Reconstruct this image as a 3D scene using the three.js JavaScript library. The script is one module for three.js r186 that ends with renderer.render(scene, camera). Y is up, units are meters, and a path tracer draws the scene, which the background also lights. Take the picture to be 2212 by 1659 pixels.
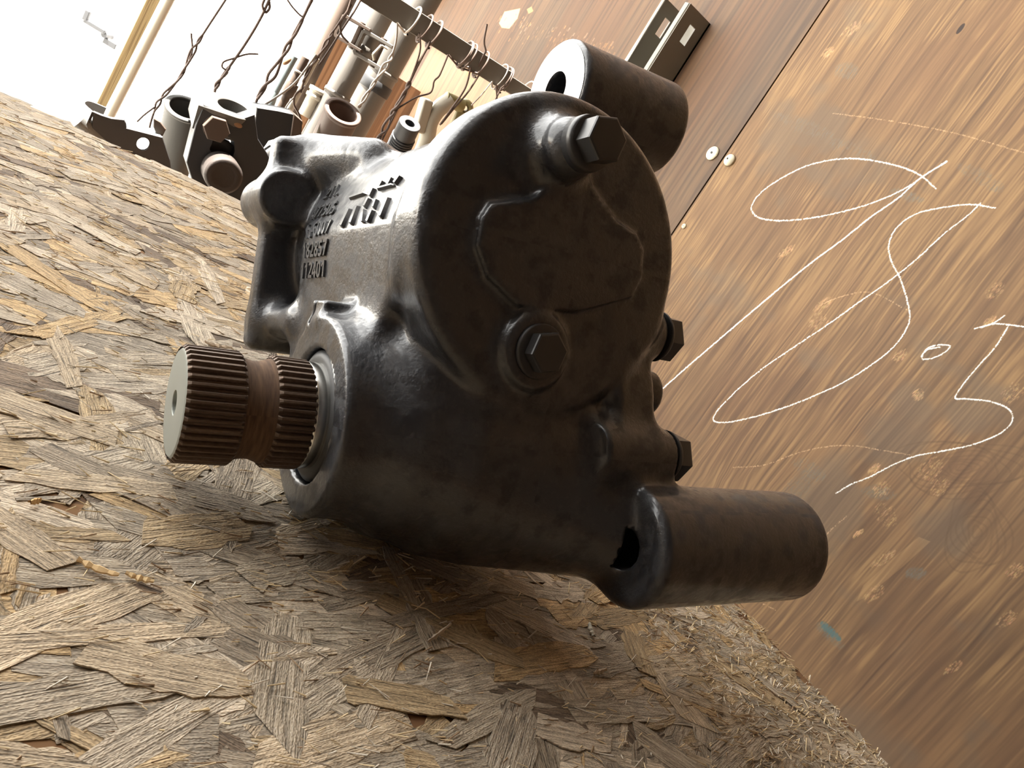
import * as THREE from 'three';
import { mergeGeometries, toCreasedNormals } from 'three/addons/utils/BufferGeometryUtils.js';
import { RoundedBoxGeometry } from 'three/addons/geometries/RoundedBoxGeometry.js';
import { FontLoader } from 'three/addons/loaders/FontLoader.js';
import { TextGeometry } from 'three/addons/geometries/TextGeometry.js';

// ---------------------------------------------------------------- camera, sky, sun, exposure
const scene = new THREE.Scene();
const F = 1661, ROLL = 33 * Math.PI / 180, PITCH = 14 * Math.PI / 180, AZ = 41.3 * Math.PI / 180, EYE = 0.1958;
const camera = new THREE.PerspectiveCamera(2 * Math.atan(829.5 / F) * 180 / Math.PI, 2212 / 1659, 0.02, 200);
const V = (x, y, z) => new THREE.Vector3(x, y, z);
const camBasis = (() => {                                 // level right / up / forward, seen from the rolled and pitched camera
  const c = Math.cos(ROLL), s = Math.sin(ROLL), cp = Math.cos(PITCH), sp = Math.sin(PITCH);
  const right = V(c, -s, 0), up1 = V(s, c, 0), fwd1 = V(0, 0, -1);
  const up = up1.clone().multiplyScalar(cp).addScaledVector(fwd1, -sp), fwd = fwd1.clone().multiplyScalar(cp).addScaledVector(up1, sp);
  const head = (a) => right.clone().multiplyScalar(Math.sin(a)).addScaledVector(fwd, Math.cos(a));
  const X = head(Math.PI / 2 - AZ), Z = head(-AZ).negate();
  return new THREE.Matrix4().set(X.x, X.y, X.z, 0, up.x, up.y, up.z, 0, Z.x, Z.y, Z.z, 0, 0, 0, 0, 1);
})();
const EYEPOS = V(0, EYE, 0);
camera.position.copy(EYEPOS);
camera.quaternion.setFromRotationMatrix(camBasis);
camera.updateMatrixWorld();

scene.background = new THREE.Color(1, 0.99, 0.96);
scene.backgroundIntensity = 1;
const sun = new THREE.DirectionalLight(new THREE.Color(1, 0.95, 0.86), 9);
sun.position.set(-2.0, 4.8, -1.6); sun.target.position.set(0, 0, -1.2);
sun.castShadow = true; sun.shadow.mapSize.set(2048, 2048); sun.shadow.radius = 1;
Object.assign(sun.shadow.camera, { left: -6, right: 6, top: 6, bottom: -6, near: 0.1, far: 20 });
scene.add(sun, sun.target);
const renderer = new THREE.WebGLRenderer({ antialias: true });
renderer.toneMapping = THREE.LinearToneMapping;
renderer.toneMappingExposure = 6.8;
renderer.shadowMap.enabled = true;

// ---------------------------------------------------------------- helpers
let seed = 7;
const rnd = () => { seed = (seed + 0x6d2b79f5) | 0; let t = Math.imul(seed ^ (seed >>> 15), 1 | seed); t = (t + Math.imul(t ^ (t >>> 7), 61 | t)) ^ t; return ((t ^ (t >>> 14)) >>> 0) / 4294967296; };
const rr = (a, b) => a + (b - a) * rnd();
const gauss = () => (rnd() + rnd() + rnd() + rnd() - 2) * 0.87;
const ray = (px, py) => V((px - 1106) / F, -(py - 829.5) / F, -1).applyMatrix4(camBasis);
const onPlane = (axis, v) => (px, py) => { const d = ray(px, py); return EYEPOS.clone().addScaledVector(d, (v - EYEPOS[axis]) / d[axis]); };
const atZ = (px, py, z) => onPlane('z', z)(px, py), atX = (px, py, x) => onPlane('x', x)(px, py), atY = (px, py, y) => onPlane('y', y)(px, py);
const depthOf = (p) => p.clone().sub(EYEPOS).dot(V(0, 0, -1).applyMatrix4(camBasis));
const mpp = (p) => depthOf(p) / F;                         // metres per photo pixel at a point
const ss = (a, b, x) => { const t = Math.min(1, Math.max(0, (x - a) / (b - a))); return t * t * (3 - 2 * t); };
const mixN = (a, b, t) => a + (b - a) * t;
// value noise
const hash = (x, y, s) => { let h = Math.imul(x, 374761393) ^ Math.imul(y, 668265263) ^ Math.imul(s, 1274126177); h = Math.imul(h ^ (h >>> 13), 1274126177); return ((h ^ (h >>> 16)) >>> 0) / 4294967296; };
function vn(x, y, s = 0) {
  const xi = Math.floor(x), yi = Math.floor(y), fx = x - xi, fy = y - yi, u = fx * fx * (3 - 2 * fx), v = fy * fy * (3 - 2 * fy);
  const a = hash(xi, yi, s), b = hash(xi + 1, yi, s), c = hash(xi, yi + 1, s), d = hash(xi + 1, yi + 1, s);
  return a + (b - a) * u + (c - a) * v + (a - b - c + d) * u * v;
}
const fbm = (x, y, s = 0) => 0.5 * vn(x, y, s) + 0.27 * vn(x * 2.1, y * 2.1, s + 1) + 0.15 * vn(x * 4.3, y * 4.3, s + 2) + 0.08 * vn(x * 8.7, y * 8.7, s + 3);

const used = new Map();
const numbered = (n) => { const k = used.get(n) ?? 0; used.set(n, k + 1); return k ? n + '_' + String(k).padStart(3, '0') : n; };
const shade = (o) => { o.castShadow = o.receiveShadow = true; return o; };
function mesh(name, geo, mat, parent) { const m = shade(new THREE.Mesh(geo, mat)); m.name = parent ? name : numbered(name); (parent ?? scene).add(m); return m; }
function thing(name, label, category, pos, group) {
  const o = new THREE.Group(); o.name = numbered(name); if (pos) o.position.copy(pos); o.userData = { label, category }; if (group) o.userData.group = group; scene.add(o); return o;
}
function tag(o, label, category, group) { Object.assign(o.userData, { label, category }); if (group) o.userData.group = group; return o; }
function struct(o) { o.userData.kind = 'structure'; return o; }
const plain = (g) => { const o = g.index ? g.toNonIndexed() : g.clone(); for (const k of Object.keys(o.attributes)) if (!['position', 'normal', 'uv'].includes(k)) o.deleteAttribute(k); if (!o.attributes.uv) o.setAttribute('uv', new THREE.BufferAttribute(new Float32Array(o.attributes.position.count * 2), 2)); return o; };
const merge = (list) => mergeGeometries(list.map(plain));
const box = (w, h, d, x = 0, y = 0, z = 0, r = 0) => (r ? new RoundedBoxGeometry(w, h, d, 2, r) : new THREE.BoxGeometry(w, h, d)).translate(x, y, z);
const YUP = V(0, 1, 0);
function along(geo, a, b) {                                 // geometry standing on y = 0, laid from a towards b
  const q = new THREE.Quaternion().setFromUnitVectors(YUP, b.clone().sub(a).normalize());
  return geo.applyQuaternion(q).translate(a.x, a.y, a.z);
}
const rod = (a, b, r0, r1 = r0, n = 20) => along(new THREE.CylinderGeometry(r1, r0, a.distanceTo(b), n).translate(0, a.distanceTo(b) / 2, 0), a, b);
const lathe = (pts, n = 40) => new THREE.LatheGeometry(pts.map(([x, y]) => new THREE.Vector2(x, y)), n);
const wire = (pts, r, n = 8) => new THREE.TubeGeometry(new THREE.CatmullRomCurve3(pts, false, 'centripetal'), Math.max(12, pts.length * 6), r, n);
// hollow pipe standing on y = 0 with a rounded lip
const pipe = (h, ro, ri, floor = 0, n = 40) => lathe([[ri, floor], [ri, h - 0.001], [ri + 0.0006, h], [ro - 0.0008, h], [ro, h - 0.001], [ro, 0], [ri * 0.5, 0], [0.0001, floor]].reverse(), n);

// ---------------------------------------------------------------- textures
function canvasTex(w, h, paint, draw, srgb = true) {
  const c = document.createElement('canvas'); c.width = w; c.height = h;
  const x = c.getContext('2d'), im = x.createImageData(w, h), d = im.data, o = [0, 0, 0];
  for (let j = 0, i = 0; j < h; j++) for (let k = 0; k < w; k++, i += 4) { paint(k / w, 1 - j / h, o); d[i] = o[0]; d[i + 1] = o[1]; d[i + 2] = o[2]; d[i + 3] = 255; }
  x.putImageData(im, 0, 0);
  if (draw) draw(x, w, h);
  const t = new THREE.CanvasTexture(c); if (srgb) t.colorSpace = THREE.SRGBColorSpace; t.wrapS = t.wrapT = THREE.MirroredRepeatWrapping; t.magFilter = THREE.LinearFilter; return t;
}
const mix3 = (o, a, b, t) => { for (let i = 0; i < 3; i++) o[i] = a[i] + (b[i] - a[i]) * t; };
const over = (o, c, t) => { for (let i = 0; i < 3; i++) o[i] += (c[i] - o[i]) * t; };

// ---------------------------------------------------------------- the shed: floor, yard, walls, roof
const WX = 0.72, FLOORY = -0.95, SEAM = -0.7185;
const concrete = canvasTex(512, 512, (u, v, o) => { const n = fbm(u * 14, v * 14, 3), m = vn(u * 220, v * 220, 5); const g = 150 + 34 * (n - 0.5) + 18 * (m - 0.5); o[0] = g; o[1] = g * 0.975; o[2] = g * 0.93; });
const concreteM = new THREE.MeshStandardMaterial({ map: concrete, roughness: 0.9 });
const slab = (name, w, h, d, x, y, z, mat) => struct(mesh(name, box(w, h, d, x, y, z), mat));
slab('floor', 4.2, 0.1, 6.2, -1.2, FLOORY - 0.05, 0.6, concreteM);
tag(slab('yard_ground', 60, 0.1, 60, 0, FLOORY - 0.07, -22, new THREE.MeshStandardMaterial({ color: new THREE.Color(0.62, 0.61, 0.58), roughness: 0.95 })), 'pale sunlit yard beyond the open side of the shed', 'ground');

// plywood sheets on the wall
const onWall = (px, py) => atX(px, py, WX);
const PW = { z0: SEAM, zw: 0.76, y0: -0.26, yw: 0.9 }, PL = { z0: -1.95, zw: 1.24, y0: -0.3, yw: 1.1 };
function ply(z, y, o, s) {                                  // plywood: upright grain, worn varnish, bare patches
  const warp = 0.012 * (fbm(z * 9, y * 4, s) - 0.5) + 0.045 * ss(0.6, 0.95, vn(z * 5.2, y * 4.6, s + 9)) * (fbm(z * 15, y * 11, s + 4) - 0.5);
  const zz = z + warp;
  const fine = vn(zz * 760, y * 30, s + 20), mid = vn(zz * 260, y * 13, s + 21), wide = vn(zz * 75, y * 6, s + 22);
  const line = Math.pow(vn(zz * 420, y * 12, s + 23), 3);
  const worn = ss(0.44, 0.6, fbm(z * 13 + 0.3 * mid, y * 9, s + 30) + 0.22 * (fine - 0.5));
  const red = ss(0.42, 0.66, fbm(z * 6, y * 6, s + 40));
  mix3(o, [94, 70, 47], [128, 99, 66], wide * 0.4 + fine * 0.6);
  over(o, [100, 70, 48], red * 0.35);
  over(o, [150, 119, 78], worn * (0.05 + 0.48 * fine));
  over(o, [66, 46, 30], 0.6 * line + 0.3 * ss(0.6, 0.9, mid) * (0.4 + 0.6 * fine));
  const grime = ss(0.55, 0.72, fbm(z * 12 + 3, y * 15, s + 50)); over(o, [92, 78, 64], grime * 0.5);
}
const chalk = [
  [[2022, 408], [1990, 380], [1950, 362], [1880, 346], [1820, 343], [1750, 356], [1690, 384], [1640, 420], [1623, 450], [1632, 466], [1668, 476], [1730, 474], [1800, 462], [1880, 440], [1950, 410], [1996, 380], [2045, 348]],
  [[2045, 350], [1990, 384], [1940, 428], [1880, 470], [1820, 518], [1760, 562], [1700, 610], [1640, 660], [1560, 728], [1490, 788], [1420, 850]],
  [[2150, 450], [2100, 442], [2040, 448], [1975, 464], [1935, 495], [1920, 530], [1926, 565], [1944, 600], [1960, 650], [1965, 690], [1950, 725], [1925, 755], [1880, 790], [1830, 822], [1760, 855], [1690, 882], [1620, 903], [1560, 913], [1541, 908], [1546, 893], [1580, 855], [1640, 802], [1700, 760], [1790, 700], [1860, 650], [1920, 608], [1980, 560], [2040, 505], [2090, 466], [2120, 438]],
  [[2105, 710], [2150, 700], [2212, 706]], [[2170, 682], [2150, 696], [2120, 708]],
  [[2180, 702], [2150, 750], [2110, 795], [2078, 835], [2064, 860], [2090, 862], [2140, 868], [2180, 885], [2188, 905], [2170, 930], [2110, 958], [2040, 974], [1980, 985], [1930, 1004], [1880, 1030], [1840, 1046], [1806, 1066]],
  [[1990, 770], [2005, 752], [2035, 745], [2053, 748], [2040, 762], [2010, 775], [1992, 775], [2000, 758], [2030, 750]],
];
const scratch = [[[1585, 1010], [1650, 1005], [1720, 980], [1780, 966], [1840, 963], [1900, 972], [1970, 984]], [[1800, 245], [1900, 258], [2050, 285], [2212, 330]], [[1740, 1215], [1790, 1150], [1830, 1115]], [[1770, 660], [1820, 640], [1880, 632], [1960, 670]], [[1640, 1300], [1675, 1318]]];
const chips = [[1780, 655, 26, 9], [1770, 690, 22, 20], [2150, 626, 24, 14], [2140, 690, 16, 8], [1905, 1055, 20, 16], [1915, 1110, 22, 30], [2010, 1010, 30, 22], [2030, 1050, 24, 20], [1890, 1010, 14, 8], [2195, 1230, 20, 16], [2175, 1335, 26, 14], [1945, 765, 18, 10], [1985, 850, 12, 12], [2190, 845, 26, 20], [1690, 1165, 8, 5], [1855, 1150, 14, 5], [1910, 1205, 30, 10], [1890, 1280, 24, 14], [2060, 1440, 22, 10], [1840, 60, 26, 10], [1790, 110, 14, 8], [1560, 70, 9, 4], [1700, 540, 22, 7]];
const greys = [[1740, 270, 70, 15, 0.35], [1840, 320, 60, 14, 0.35], [1960, 420, 40, 10, 0.3], [1750, 1010, 40, 18, 0.5], [1720, 1060, 60, 26, -0.9], [1830, 150, 26, 18, 0], [1795, 1370, 40, 10, 0.75], [1980, 1235, 22, 12, 0], [1900, 1060, 40, 14, 0.2], [2120, 380, 60, 16, 0.5]];
const plyRight = canvasTex(1560, 1848, (u, v, o) => ply(PW.z0 + u * PW.zw, PW.y0 + v * PW.yw, o, 11), (x, w, h) => {
  const P = (z, y) => [(z - PW.z0) / PW.zw * w, (1 - (y - PW.y0) / PW.yw) * h], k = w / PW.zw;
  const blot = (px, py, rx, ry, turn, col, al, n) => {
    const c = onWall(px, py), s = mpp(c);
    for (let i = 0; i < n; i++) {
      const a = rnd() * 6.283, r = Math.sqrt(rnd()), ex = Math.cos(a) * r * rx, ey = Math.sin(a) * r * ry, cx = ex * Math.cos(turn) - ey * Math.sin(turn), cy = ex * Math.sin(turn) + ey * Math.cos(turn);
      const q = onWall(px + cx, py + cy), [X, Y] = P(q.z, q.y); x.fillStyle = col(); x.globalAlpha = al * rr(0.4, 1);
      x.fillRect(X, Y, rr(0.6, 2) * s * k * 1.1, rr(1.5, 7) * s * k * 1.4);
    }
    x.globalAlpha = 1;
  };
  for (const [a, b, rx, ry, t] of greys) blot(a, b, rx, ry, t, () => 'rgb(92,88,80)', 0.34, 260);
  for (const [a, b, rx, ry] of chips) blot(a, b, rx, ry, -0.6, () => `rgb(${rr(165, 200) | 0},${rr(130, 160) | 0},${rr(88, 116) | 0})`, 0.4, 90);
  blot(1795, 1360, 30, 6, 0.75, () => 'rgb(70,92,92)', 0.8, 240);
  // lighter patch of bare veneer
  x.globalAlpha = 0.26; x.fillStyle = 'rgb(176,142,98)';
  x.beginPath(); [[1850, 1300], [1870, 1290], [1950, 1225], [2010, 1170], [1985, 1160], [1925, 1210], [1865, 1265]].forEach(([a, b], i) => { const q = onWall(a, b), [X, Y] = P(q.z, q.y); i ? x.lineTo(X, Y) : x.moveTo(X, Y); }); x.fill(); x.globalAlpha = 1;
  // knot-eye whorls
  for (const [px, py, n, rx, ry] of [[2080, 1010, 9, 150, 60], [2110, 1150, 7, 70, 90]]) for (let i = 1; i <= n; i++) {
    x.strokeStyle = 'rgba(70,48,30,0.16)'; x.lineWidth = 3.5; x.beginPath();
    for (let a = 0; a <= 40; a++) { const t = a / 40 * 6.283, w2 = 1 + 0.15 * Math.sin(t * 3 + i), q = onWall(px + Math.cos(t) * rx * i / n * w2, py + Math.sin(t) * ry * i / n * w2), [X, Y] = P(q.z, q.y); a ? x.lineTo(X, Y) : x.moveTo(X, Y); }
    x.stroke();
  }
  const dots = (list, col, wd, gap, al) => { for (const path of list) {
    const q = new THREE.CatmullRomCurve3(path.map(([a, b]) => V(a, b, 0)), false, 'centripetal'), n = Math.round(q.getLength() / 1.6);
    for (let i = 0; i <= n; i++) { if (rnd() < gap) continue; const c = q.getPointAt(i / n), p = onWall(c.x + rr(-0.7, 0.7), c.y + rr(-0.7, 0.7)), [X, Y] = P(p.z, p.y), s = mpp(p) * k * wd * rr(0.7, 1.2); x.globalAlpha = al * rr(0.6, 1); x.fillStyle = col; x.beginPath(); x.ellipse(X, Y, s, s * 1.3, 0, 0, 6.3); x.fill(); }
  } x.globalAlpha = 1; };
  dots(chalk, 'rgb(240,240,238)', 1.45, 0.06, 0.95);
  dots([chalk[1]], 'rgb(244,244,242)', 1.55, 0.05, 0.9);
  dots(scratch, 'rgb(206,170,130)', 1.1, 0.35, 0.5);
  const kn = onWall(2075, 62), [KX, KY] = P(kn.z, kn.y); x.fillStyle = 'rgb(40,24,14)'; x.beginPath(); x.ellipse(KX, KY, 5, 12, 0, 0, 6.3); x.fill();
});
const plyLeft = canvasTex(1240, 1100, (u, v, o) => {
  const z = PL.z0 + u * PL.zw, y = PL.y0 + v * PL.yw; ply(z, y, o, 71);
  over(o, [104, 76, 50], 0.5); const w = ss(0.48, 0.62, fbm(z * 30, y * 4, 91)); over(o, [126, 92, 58], w * 0.45);
  const lower = ss(0.5, 0.64, fbm(z * 20, y * 2.2, 95)); over(o, [112, 74, 42], lower * 0.55); const st = Math.pow(vn(z * 300, y * 6, 97), 2); over(o, [50, 33, 22], st * 0.5); for (let i = 0; i < 3; i++) o[i] *= 0.82;
}, (x, w, h) => {
  const P = (z, y) => [(z - PL.z0) / PL.zw * w, (1 - (y - PL.y0) / PL.yw) * h];
  const poly = (pts, col, al) => { x.globalAlpha = al; x.fillStyle = col; x.beginPath(); pts.forEach(([a, b], i) => { const q = onWall(a, b), [X, Y] = P(q.z, q.y); i ? x.lineTo(X, Y) : x.moveTo(X, Y); }); x.closePath(); x.fill(); x.globalAlpha = 1; };
  poly([[1078, 50], [1090, 25], [1124, 18], [1118, 40], [1100, 62], [1084, 60]], 'rgb(190,156,112)', 0.95);
  poly([[1138, 20], [1148, 14], [1152, 24], [1142, 30]], 'rgb(170,126,78)', 0.9);
  for (let i = 0; i < 160; i++) { const a = rr(1075, 1330), b = 40 + (a - 1075) * 0.28 + gauss() * 26, q = onWall(a, b), [X, Y] = P(q.z, q.y); x.globalAlpha = rr(0.15, 0.5); x.fillStyle = rnd() < 0.5 ? 'rgb(168,118,62)' : 'rgb(150,124,100)'; x.fillRect(X, Y, rr(1, 4), rr(2, 9)); }
  x.globalAlpha = 1;
  for (const [a, b] of [[890, 85], [950, 97], [1015, 152]]) { const q = onWall(a, b), [X, Y] = P(q.z, q.y); x.fillStyle = 'rgb(58,34,20)'; x.beginPath(); x.ellipse(X, Y, 4, 4, 0, 0, 6.3); x.fill(); x.globalAlpha = 0.5; x.fillStyle = 'rgb(150,70,20)'; x.beginPath(); x.ellipse(X + 4, Y + 6, 8, 6, 0, 0, 6.3); x.fill(); x.globalAlpha = 1; }
});
const plyMat = (t, r) => new THREE.MeshStandardMaterial({ map: t, bumpMap: t, bumpScale: 0.0006, roughness: r });
function sheet(z0, z1, y0, y1, R, mat, parent, t = 0.018) {
  const g = box(t, y1 - y0, z1 - z0, WX + t / 2, (y0 + y1) / 2, (z0 + z1) / 2), p = g.attributes.position, uv = g.attributes.uv;
  for (let i = 0; i < p.count; i++) uv.setXY(i, (p.getZ(i) - R.z0) / R.zw, (p.getY(i) - R.y0) / R.yw);
  return mesh('plywood_sheet', g, mat, parent);
}
const wallR = new THREE.Group(); wallR.name = 'wall_right'; struct(wallR); scene.add(wallR);
sheet(SEAM + 0.0012, 1.4, FLOORY, 1.65, PW, plyMat(plyRight, 0.78), wallR);
sheet(-1.95, SEAM - 0.0012, FLOORY, 1.65, PL, plyMat(plyLeft, 0.72), wallR);
const darkWood = new THREE.MeshStandardMaterial({ color: new THREE.Color(0.12, 0.08, 0.05), roughness: 0.9 });
mesh('stud_backing', box(0.06, 2.6, 3.35, WX + 0.05, 0.35, -0.275), darkWood, wallR);
const roofM = new THREE.MeshStandardMaterial({ color: new THREE.Color(0.09, 0.07, 0.055), roughness: 0.9 });
const roof = new THREE.Group(); roof.name = 'ceiling'; struct(roof); scene.add(roof);  // unseen roof, outline shaped so sun reaches the far wall but not the bench
mesh('unseen_roof_deck', box(1.95, 0.08, 2.45, -0.2, 1.69, 0.22), roofM, roof);
mesh('unseen_roof_eave', box(0.62, 0.08, 0.95, 0.465, 1.69, -1.475), roofM, roof);
slab('added_wall_left', 0.08, 2.68, 2.1, -1.0, 0.34, 0.43, roofM);  // unseen wall, added to cut fill light from the front left
slab('wall_back', 2.0, 2.68, 0.08, -0.2, 0.34, 1.44, roofM);

// ---------------------------------------------------------------- bench top of flake board
const EX = atY(1600, 1305, 0).x, EZ = atY(420, 388, 0).z;                             // its right and far edges
const BX0 = -0.75, BZ1 = 0.35;
const grain = canvasTex(1024, 256, (u, v, o) => {
  const n = vn(u * 14, v * 40, 2), m = vn(u * 40, v * 230, 4), k = Math.pow(vn(u * 16, v * 120, 6), 5), sp = vn(u * 300, v * 240, 8);
  const g = 184 + 40 * (n - 0.5) + 62 * (m - 0.5) - 84 * k + 62 * (sp - 0.5); o[0] = Math.min(255, g * 1.22); o[1] = Math.min(255, g * 1.19); o[2] = Math.min(255, g * 1.14);
});
grain.wrapS = grain.wrapT = THREE.RepeatWrapping;
const boardTex = canvasTex(1024, 1024, (u, v, o) => { const n = fbm(u * 30, v * 60, 7), m = vn(u * 300, v * 500, 9); mix3(o, [88, 60, 38], [156, 118, 74], n); over(o, [60, 40, 26], ss(0.6, 0.9, m) * 0.6); });
const boardM = new THREE.MeshStandardMaterial({ map: boardTex, bumpMap: boardTex, bumpScale: 0.001, roughness: 0.9 });
const bench = thing('workbench', 'weathered flake board workbench top carrying the black steering gear', 'workbench');
const THK = 0.019;
mesh('board', box(EX - BX0, THK, BZ1 - EZ, (EX + BX0) / 2, -THK / 2 - 0.0012, (EZ + BZ1) / 2, 0.004), boardM, bench);
const frameM = new THREE.MeshStandardMaterial({ color: new THREE.Color(0.2, 0.13, 0.08), roughness: 0.85 });
mesh('apron', box(EX - BX0 - 0.1, 0.09, 0.04, (EX + BX0) / 2, -THK - 0.047, EZ + 0.08), frameM, bench);
mesh('apron', box(0.04, 0.09, BZ1 - EZ - 0.12, EX - 0.08, -THK - 0.047, (EZ + BZ1) / 2), frameM, bench);
for (const [x, z] of [[EX - 0.08, EZ + 0.08], [EX - 0.08, BZ1 - 0.06], [BX0 + 0.06, EZ + 0.08], [BX0 + 0.06, BZ1 - 0.06]]) mesh('leg', box(0.08, -FLOORY - THK - 0.002, 0.08, x, (FLOORY - THK - 0.002) / 2, z), frameM, bench);

const TONES = [[0.47, 0.41, 0.335], [0.52, 0.45, 0.36], [0.56, 0.46, 0.34], [0.52, 0.4, 0.25], [0.63, 0.46, 0.26], [0.41, 0.345, 0.27], [0.68, 0.59, 0.48], [0.22, 0.165, 0.12]];
const toneMats = TONES.map(([r, g, b]) => new THREE.MeshStandardMaterial({ map: grain, bumpMap: grain, bumpScale: 0.00055, roughness: 0.82, color: new THREE.Color(r, g, b) }));
// one pressed strand: an irregular flake with ragged ends, top and rim, in its own axes (x along the grain)
function strandGeo(L, w, t) {
  const N = 9, top = [], k = rr(-0.25, 0.25), tap = rr(0.45, 1);
  for (let i = 0; i <= N; i++) { const a = i / N - 0.5, e = 1 - Math.pow(Math.abs(a) * 2, 5) * (a > 0 ? 1 - tap : 0.25); top.push([a * L + (i === 0 || i === N ? rr(-0.12, 0.12) * L : 0), w * (0.5 * e + rr(-0.09, 0.09)) + k * w * a * a * 4]); }
  const bot = []; for (let i = N; i >= 0; i--) { const a = i / N - 0.5, e = 1 - Math.pow(Math.abs(a) * 2, 5) * (a > 0 ? 1 - tap : 0.25); bot.push([a * L + (i === 0 || i === N ? rr(-0.14, 0.14) * L : 0), -w * (0.5 * e + rr(-0.09, 0.09)) + k * w * a * a * 4]); }
  const pos = [], uv = [], u0 = rnd(), v0 = rnd(), wave = rr(-1, 1) * t * 0.9, U = (x, y) => [u0 + x / 0.22, v0 + y / 0.055], H = (x, y) => t + wave * (x / L) * 2 * (y / w);
  const tri = (a, b, c) => { for (const p of [a, b, c]) { pos.push(...p); uv.push(...U(p[0], -p[2])); } };
  for (let i = 0; i < N; i++) {
    const a = top[i], b = top[i + 1], c = bot[N - i], d = bot[N - i - 1], P = ([x, y], h = H(x, y)) => [x, h, -y];
    tri(P(a), P(c), P(b)); tri(P(b), P(c), P(d));
    tri(P(a), P(b), P(a, 0)); tri(P(b), P(b, 0), P(a, 0)); tri(P(c), P(c, 0), P(d)); tri(P(d), P(c, 0), P(d, 0));
  }
  const P = ([x, y], h = H(x, y)) => [x, h, -y];
  tri(P(top[0]), P(top[0], 0), P(bot[N])); tri(P(bot[N]), P(top[0], 0), P(bot[N], 0)); tri(P(top[N]), P(bot[0]), P(top[N], 0)); tri(P(bot[0]), P(bot[0], 0), P(top[N], 0));
  const g = new THREE.BufferGeometry(); g.setAttribute('position', new THREE.Float32BufferAttribute(pos, 3)); g.setAttribute('uv', new THREE.Float32BufferAttribute(uv, 2)); g.computeVertexNormals(); return g;
}
function tone(x, z) {                                        // weathered, golden and oil-soiled flakes, mixed over the whole board
  const q = rnd();
  if (rnd() < 0.5 * ss(0.54, 0.63, fbm(x * 24 + 11, z * 24, 66))) return q < 0.6 ? 4 : 3;
  if (rnd() < 0.4 * ss(0.52, 0.64, fbm(x * 17 + 5, z * 17, 60))) return q < 0.5 ? 7 : 5;
  return q < 0.2 ? 0 : q < 0.42 ? 1 : q < 0.62 ? 2 : q < 0.72 ? 3 : q < 0.77 ? 4 : q < 0.83 ? 5 : 6;
}
 const seen = (x, z) => { const q = V(x, 0, z).sub(EYEPOS).applyMatrix4(camBasis.clone().invert()); return [1106 + F * q.x / -q.z, 829.5 - F * q.y / -q.z, -q.z]; };
function place(level) {
  for (let k = 0; k < 60; k++) {
    const x = level > 1 ? rr(-0.12, EX - 0.004) : rr(-0.45, EX - 0.004), z = rr(EZ + 0.004, level > 1 ? -0.075 : 0.02), [px, py, d] = seen(x, z); if (level > 1 && (d < 0.05 || px < -250 || px > 2400 || py > 1900)) continue;
    const small = rnd() < 0.45, L = small ? rr(0.008, 0.032) : rr(0.03, 0.09), w = small ? rr(0.0016, 0.008) : rr(0.007, 0.024), a = gauss() * 0.75 + (rnd() < 0.25 ? rr(-1.5, 1.5) : 0) + 0.15, hx = Math.abs(Math.cos(a)) * L / 2, hz = Math.abs(Math.sin(a)) * L / 2;
    if (x + hx > EX || z - hz < EZ + 0.001) continue;
    return { x, z, L, w, a, y: -0.0014 + level * 0.0007 + rr(0, 0.0004), t: rr(0.0002, 0.0005), px, py };
  }
}
const under = [];
for (let i = 0; i < 7600; i++) {
  const s = place(i / 7600); if (!s) continue;
  const g = strandGeo(s.L, s.w, s.t), c = TONES[tone(s.x, s.z)], n = g.attributes.position.count, f = rr(0.8, 1.15), col = new Float32Array(n * 3);
  const pa = g.attributes.position, h0 = rnd() * 99; for (let k = 0; k < n; k++) { const e = f * (0.78 + 0.44 * vn(pa.getX(k) * 160 + h0, pa.getZ(k) * 300, 5)); col[k * 3] = c[0] * e; col[k * 3 + 1] = c[1] * e; col[k * 3 + 2] = c[2] * e; }
  g.setAttribute('color', new THREE.BufferAttribute(col, 3));
  g.rotateX(rr(-0.02, 0.02)).rotateZ(rr(-0.008, 0.008)).rotateY(s.a).translate(s.x, s.y, s.z); under.push(g);
}
const layer = mesh('strand_layer', mergeGeometries(under), new THREE.MeshStandardMaterial({ map: grain, bumpMap: grain, bumpScale: 0.00055, roughness: 0.82, vertexColors: true }), bench);
layer.userData.kind = 'stuff';
const variants = Array.from({ length: 24 }, () => strandGeo(rr(0.03, 0.085), rr(0.009, 0.024), rr(0.0003, 0.0007)));
for (let i = 0; i < 240; i++) {
  const s = place(1.2); if (!s) continue;
  const m = mesh('wood_strand', variants[i % 24], toneMats[tone(s.x, s.z)], bench);
  m.position.set(s.x, s.y + 0.0001, s.z); m.rotation.set(rr(-0.03, 0.03), s.a, rr(-0.012, 0.012), 'YXZ');
  const b = new THREE.Box3().setFromObject(m); if (b.max.x > EX + 0.001 || b.min.z < EZ - 0.001) bench.remove(m);
}
const slivers = [];
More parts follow.
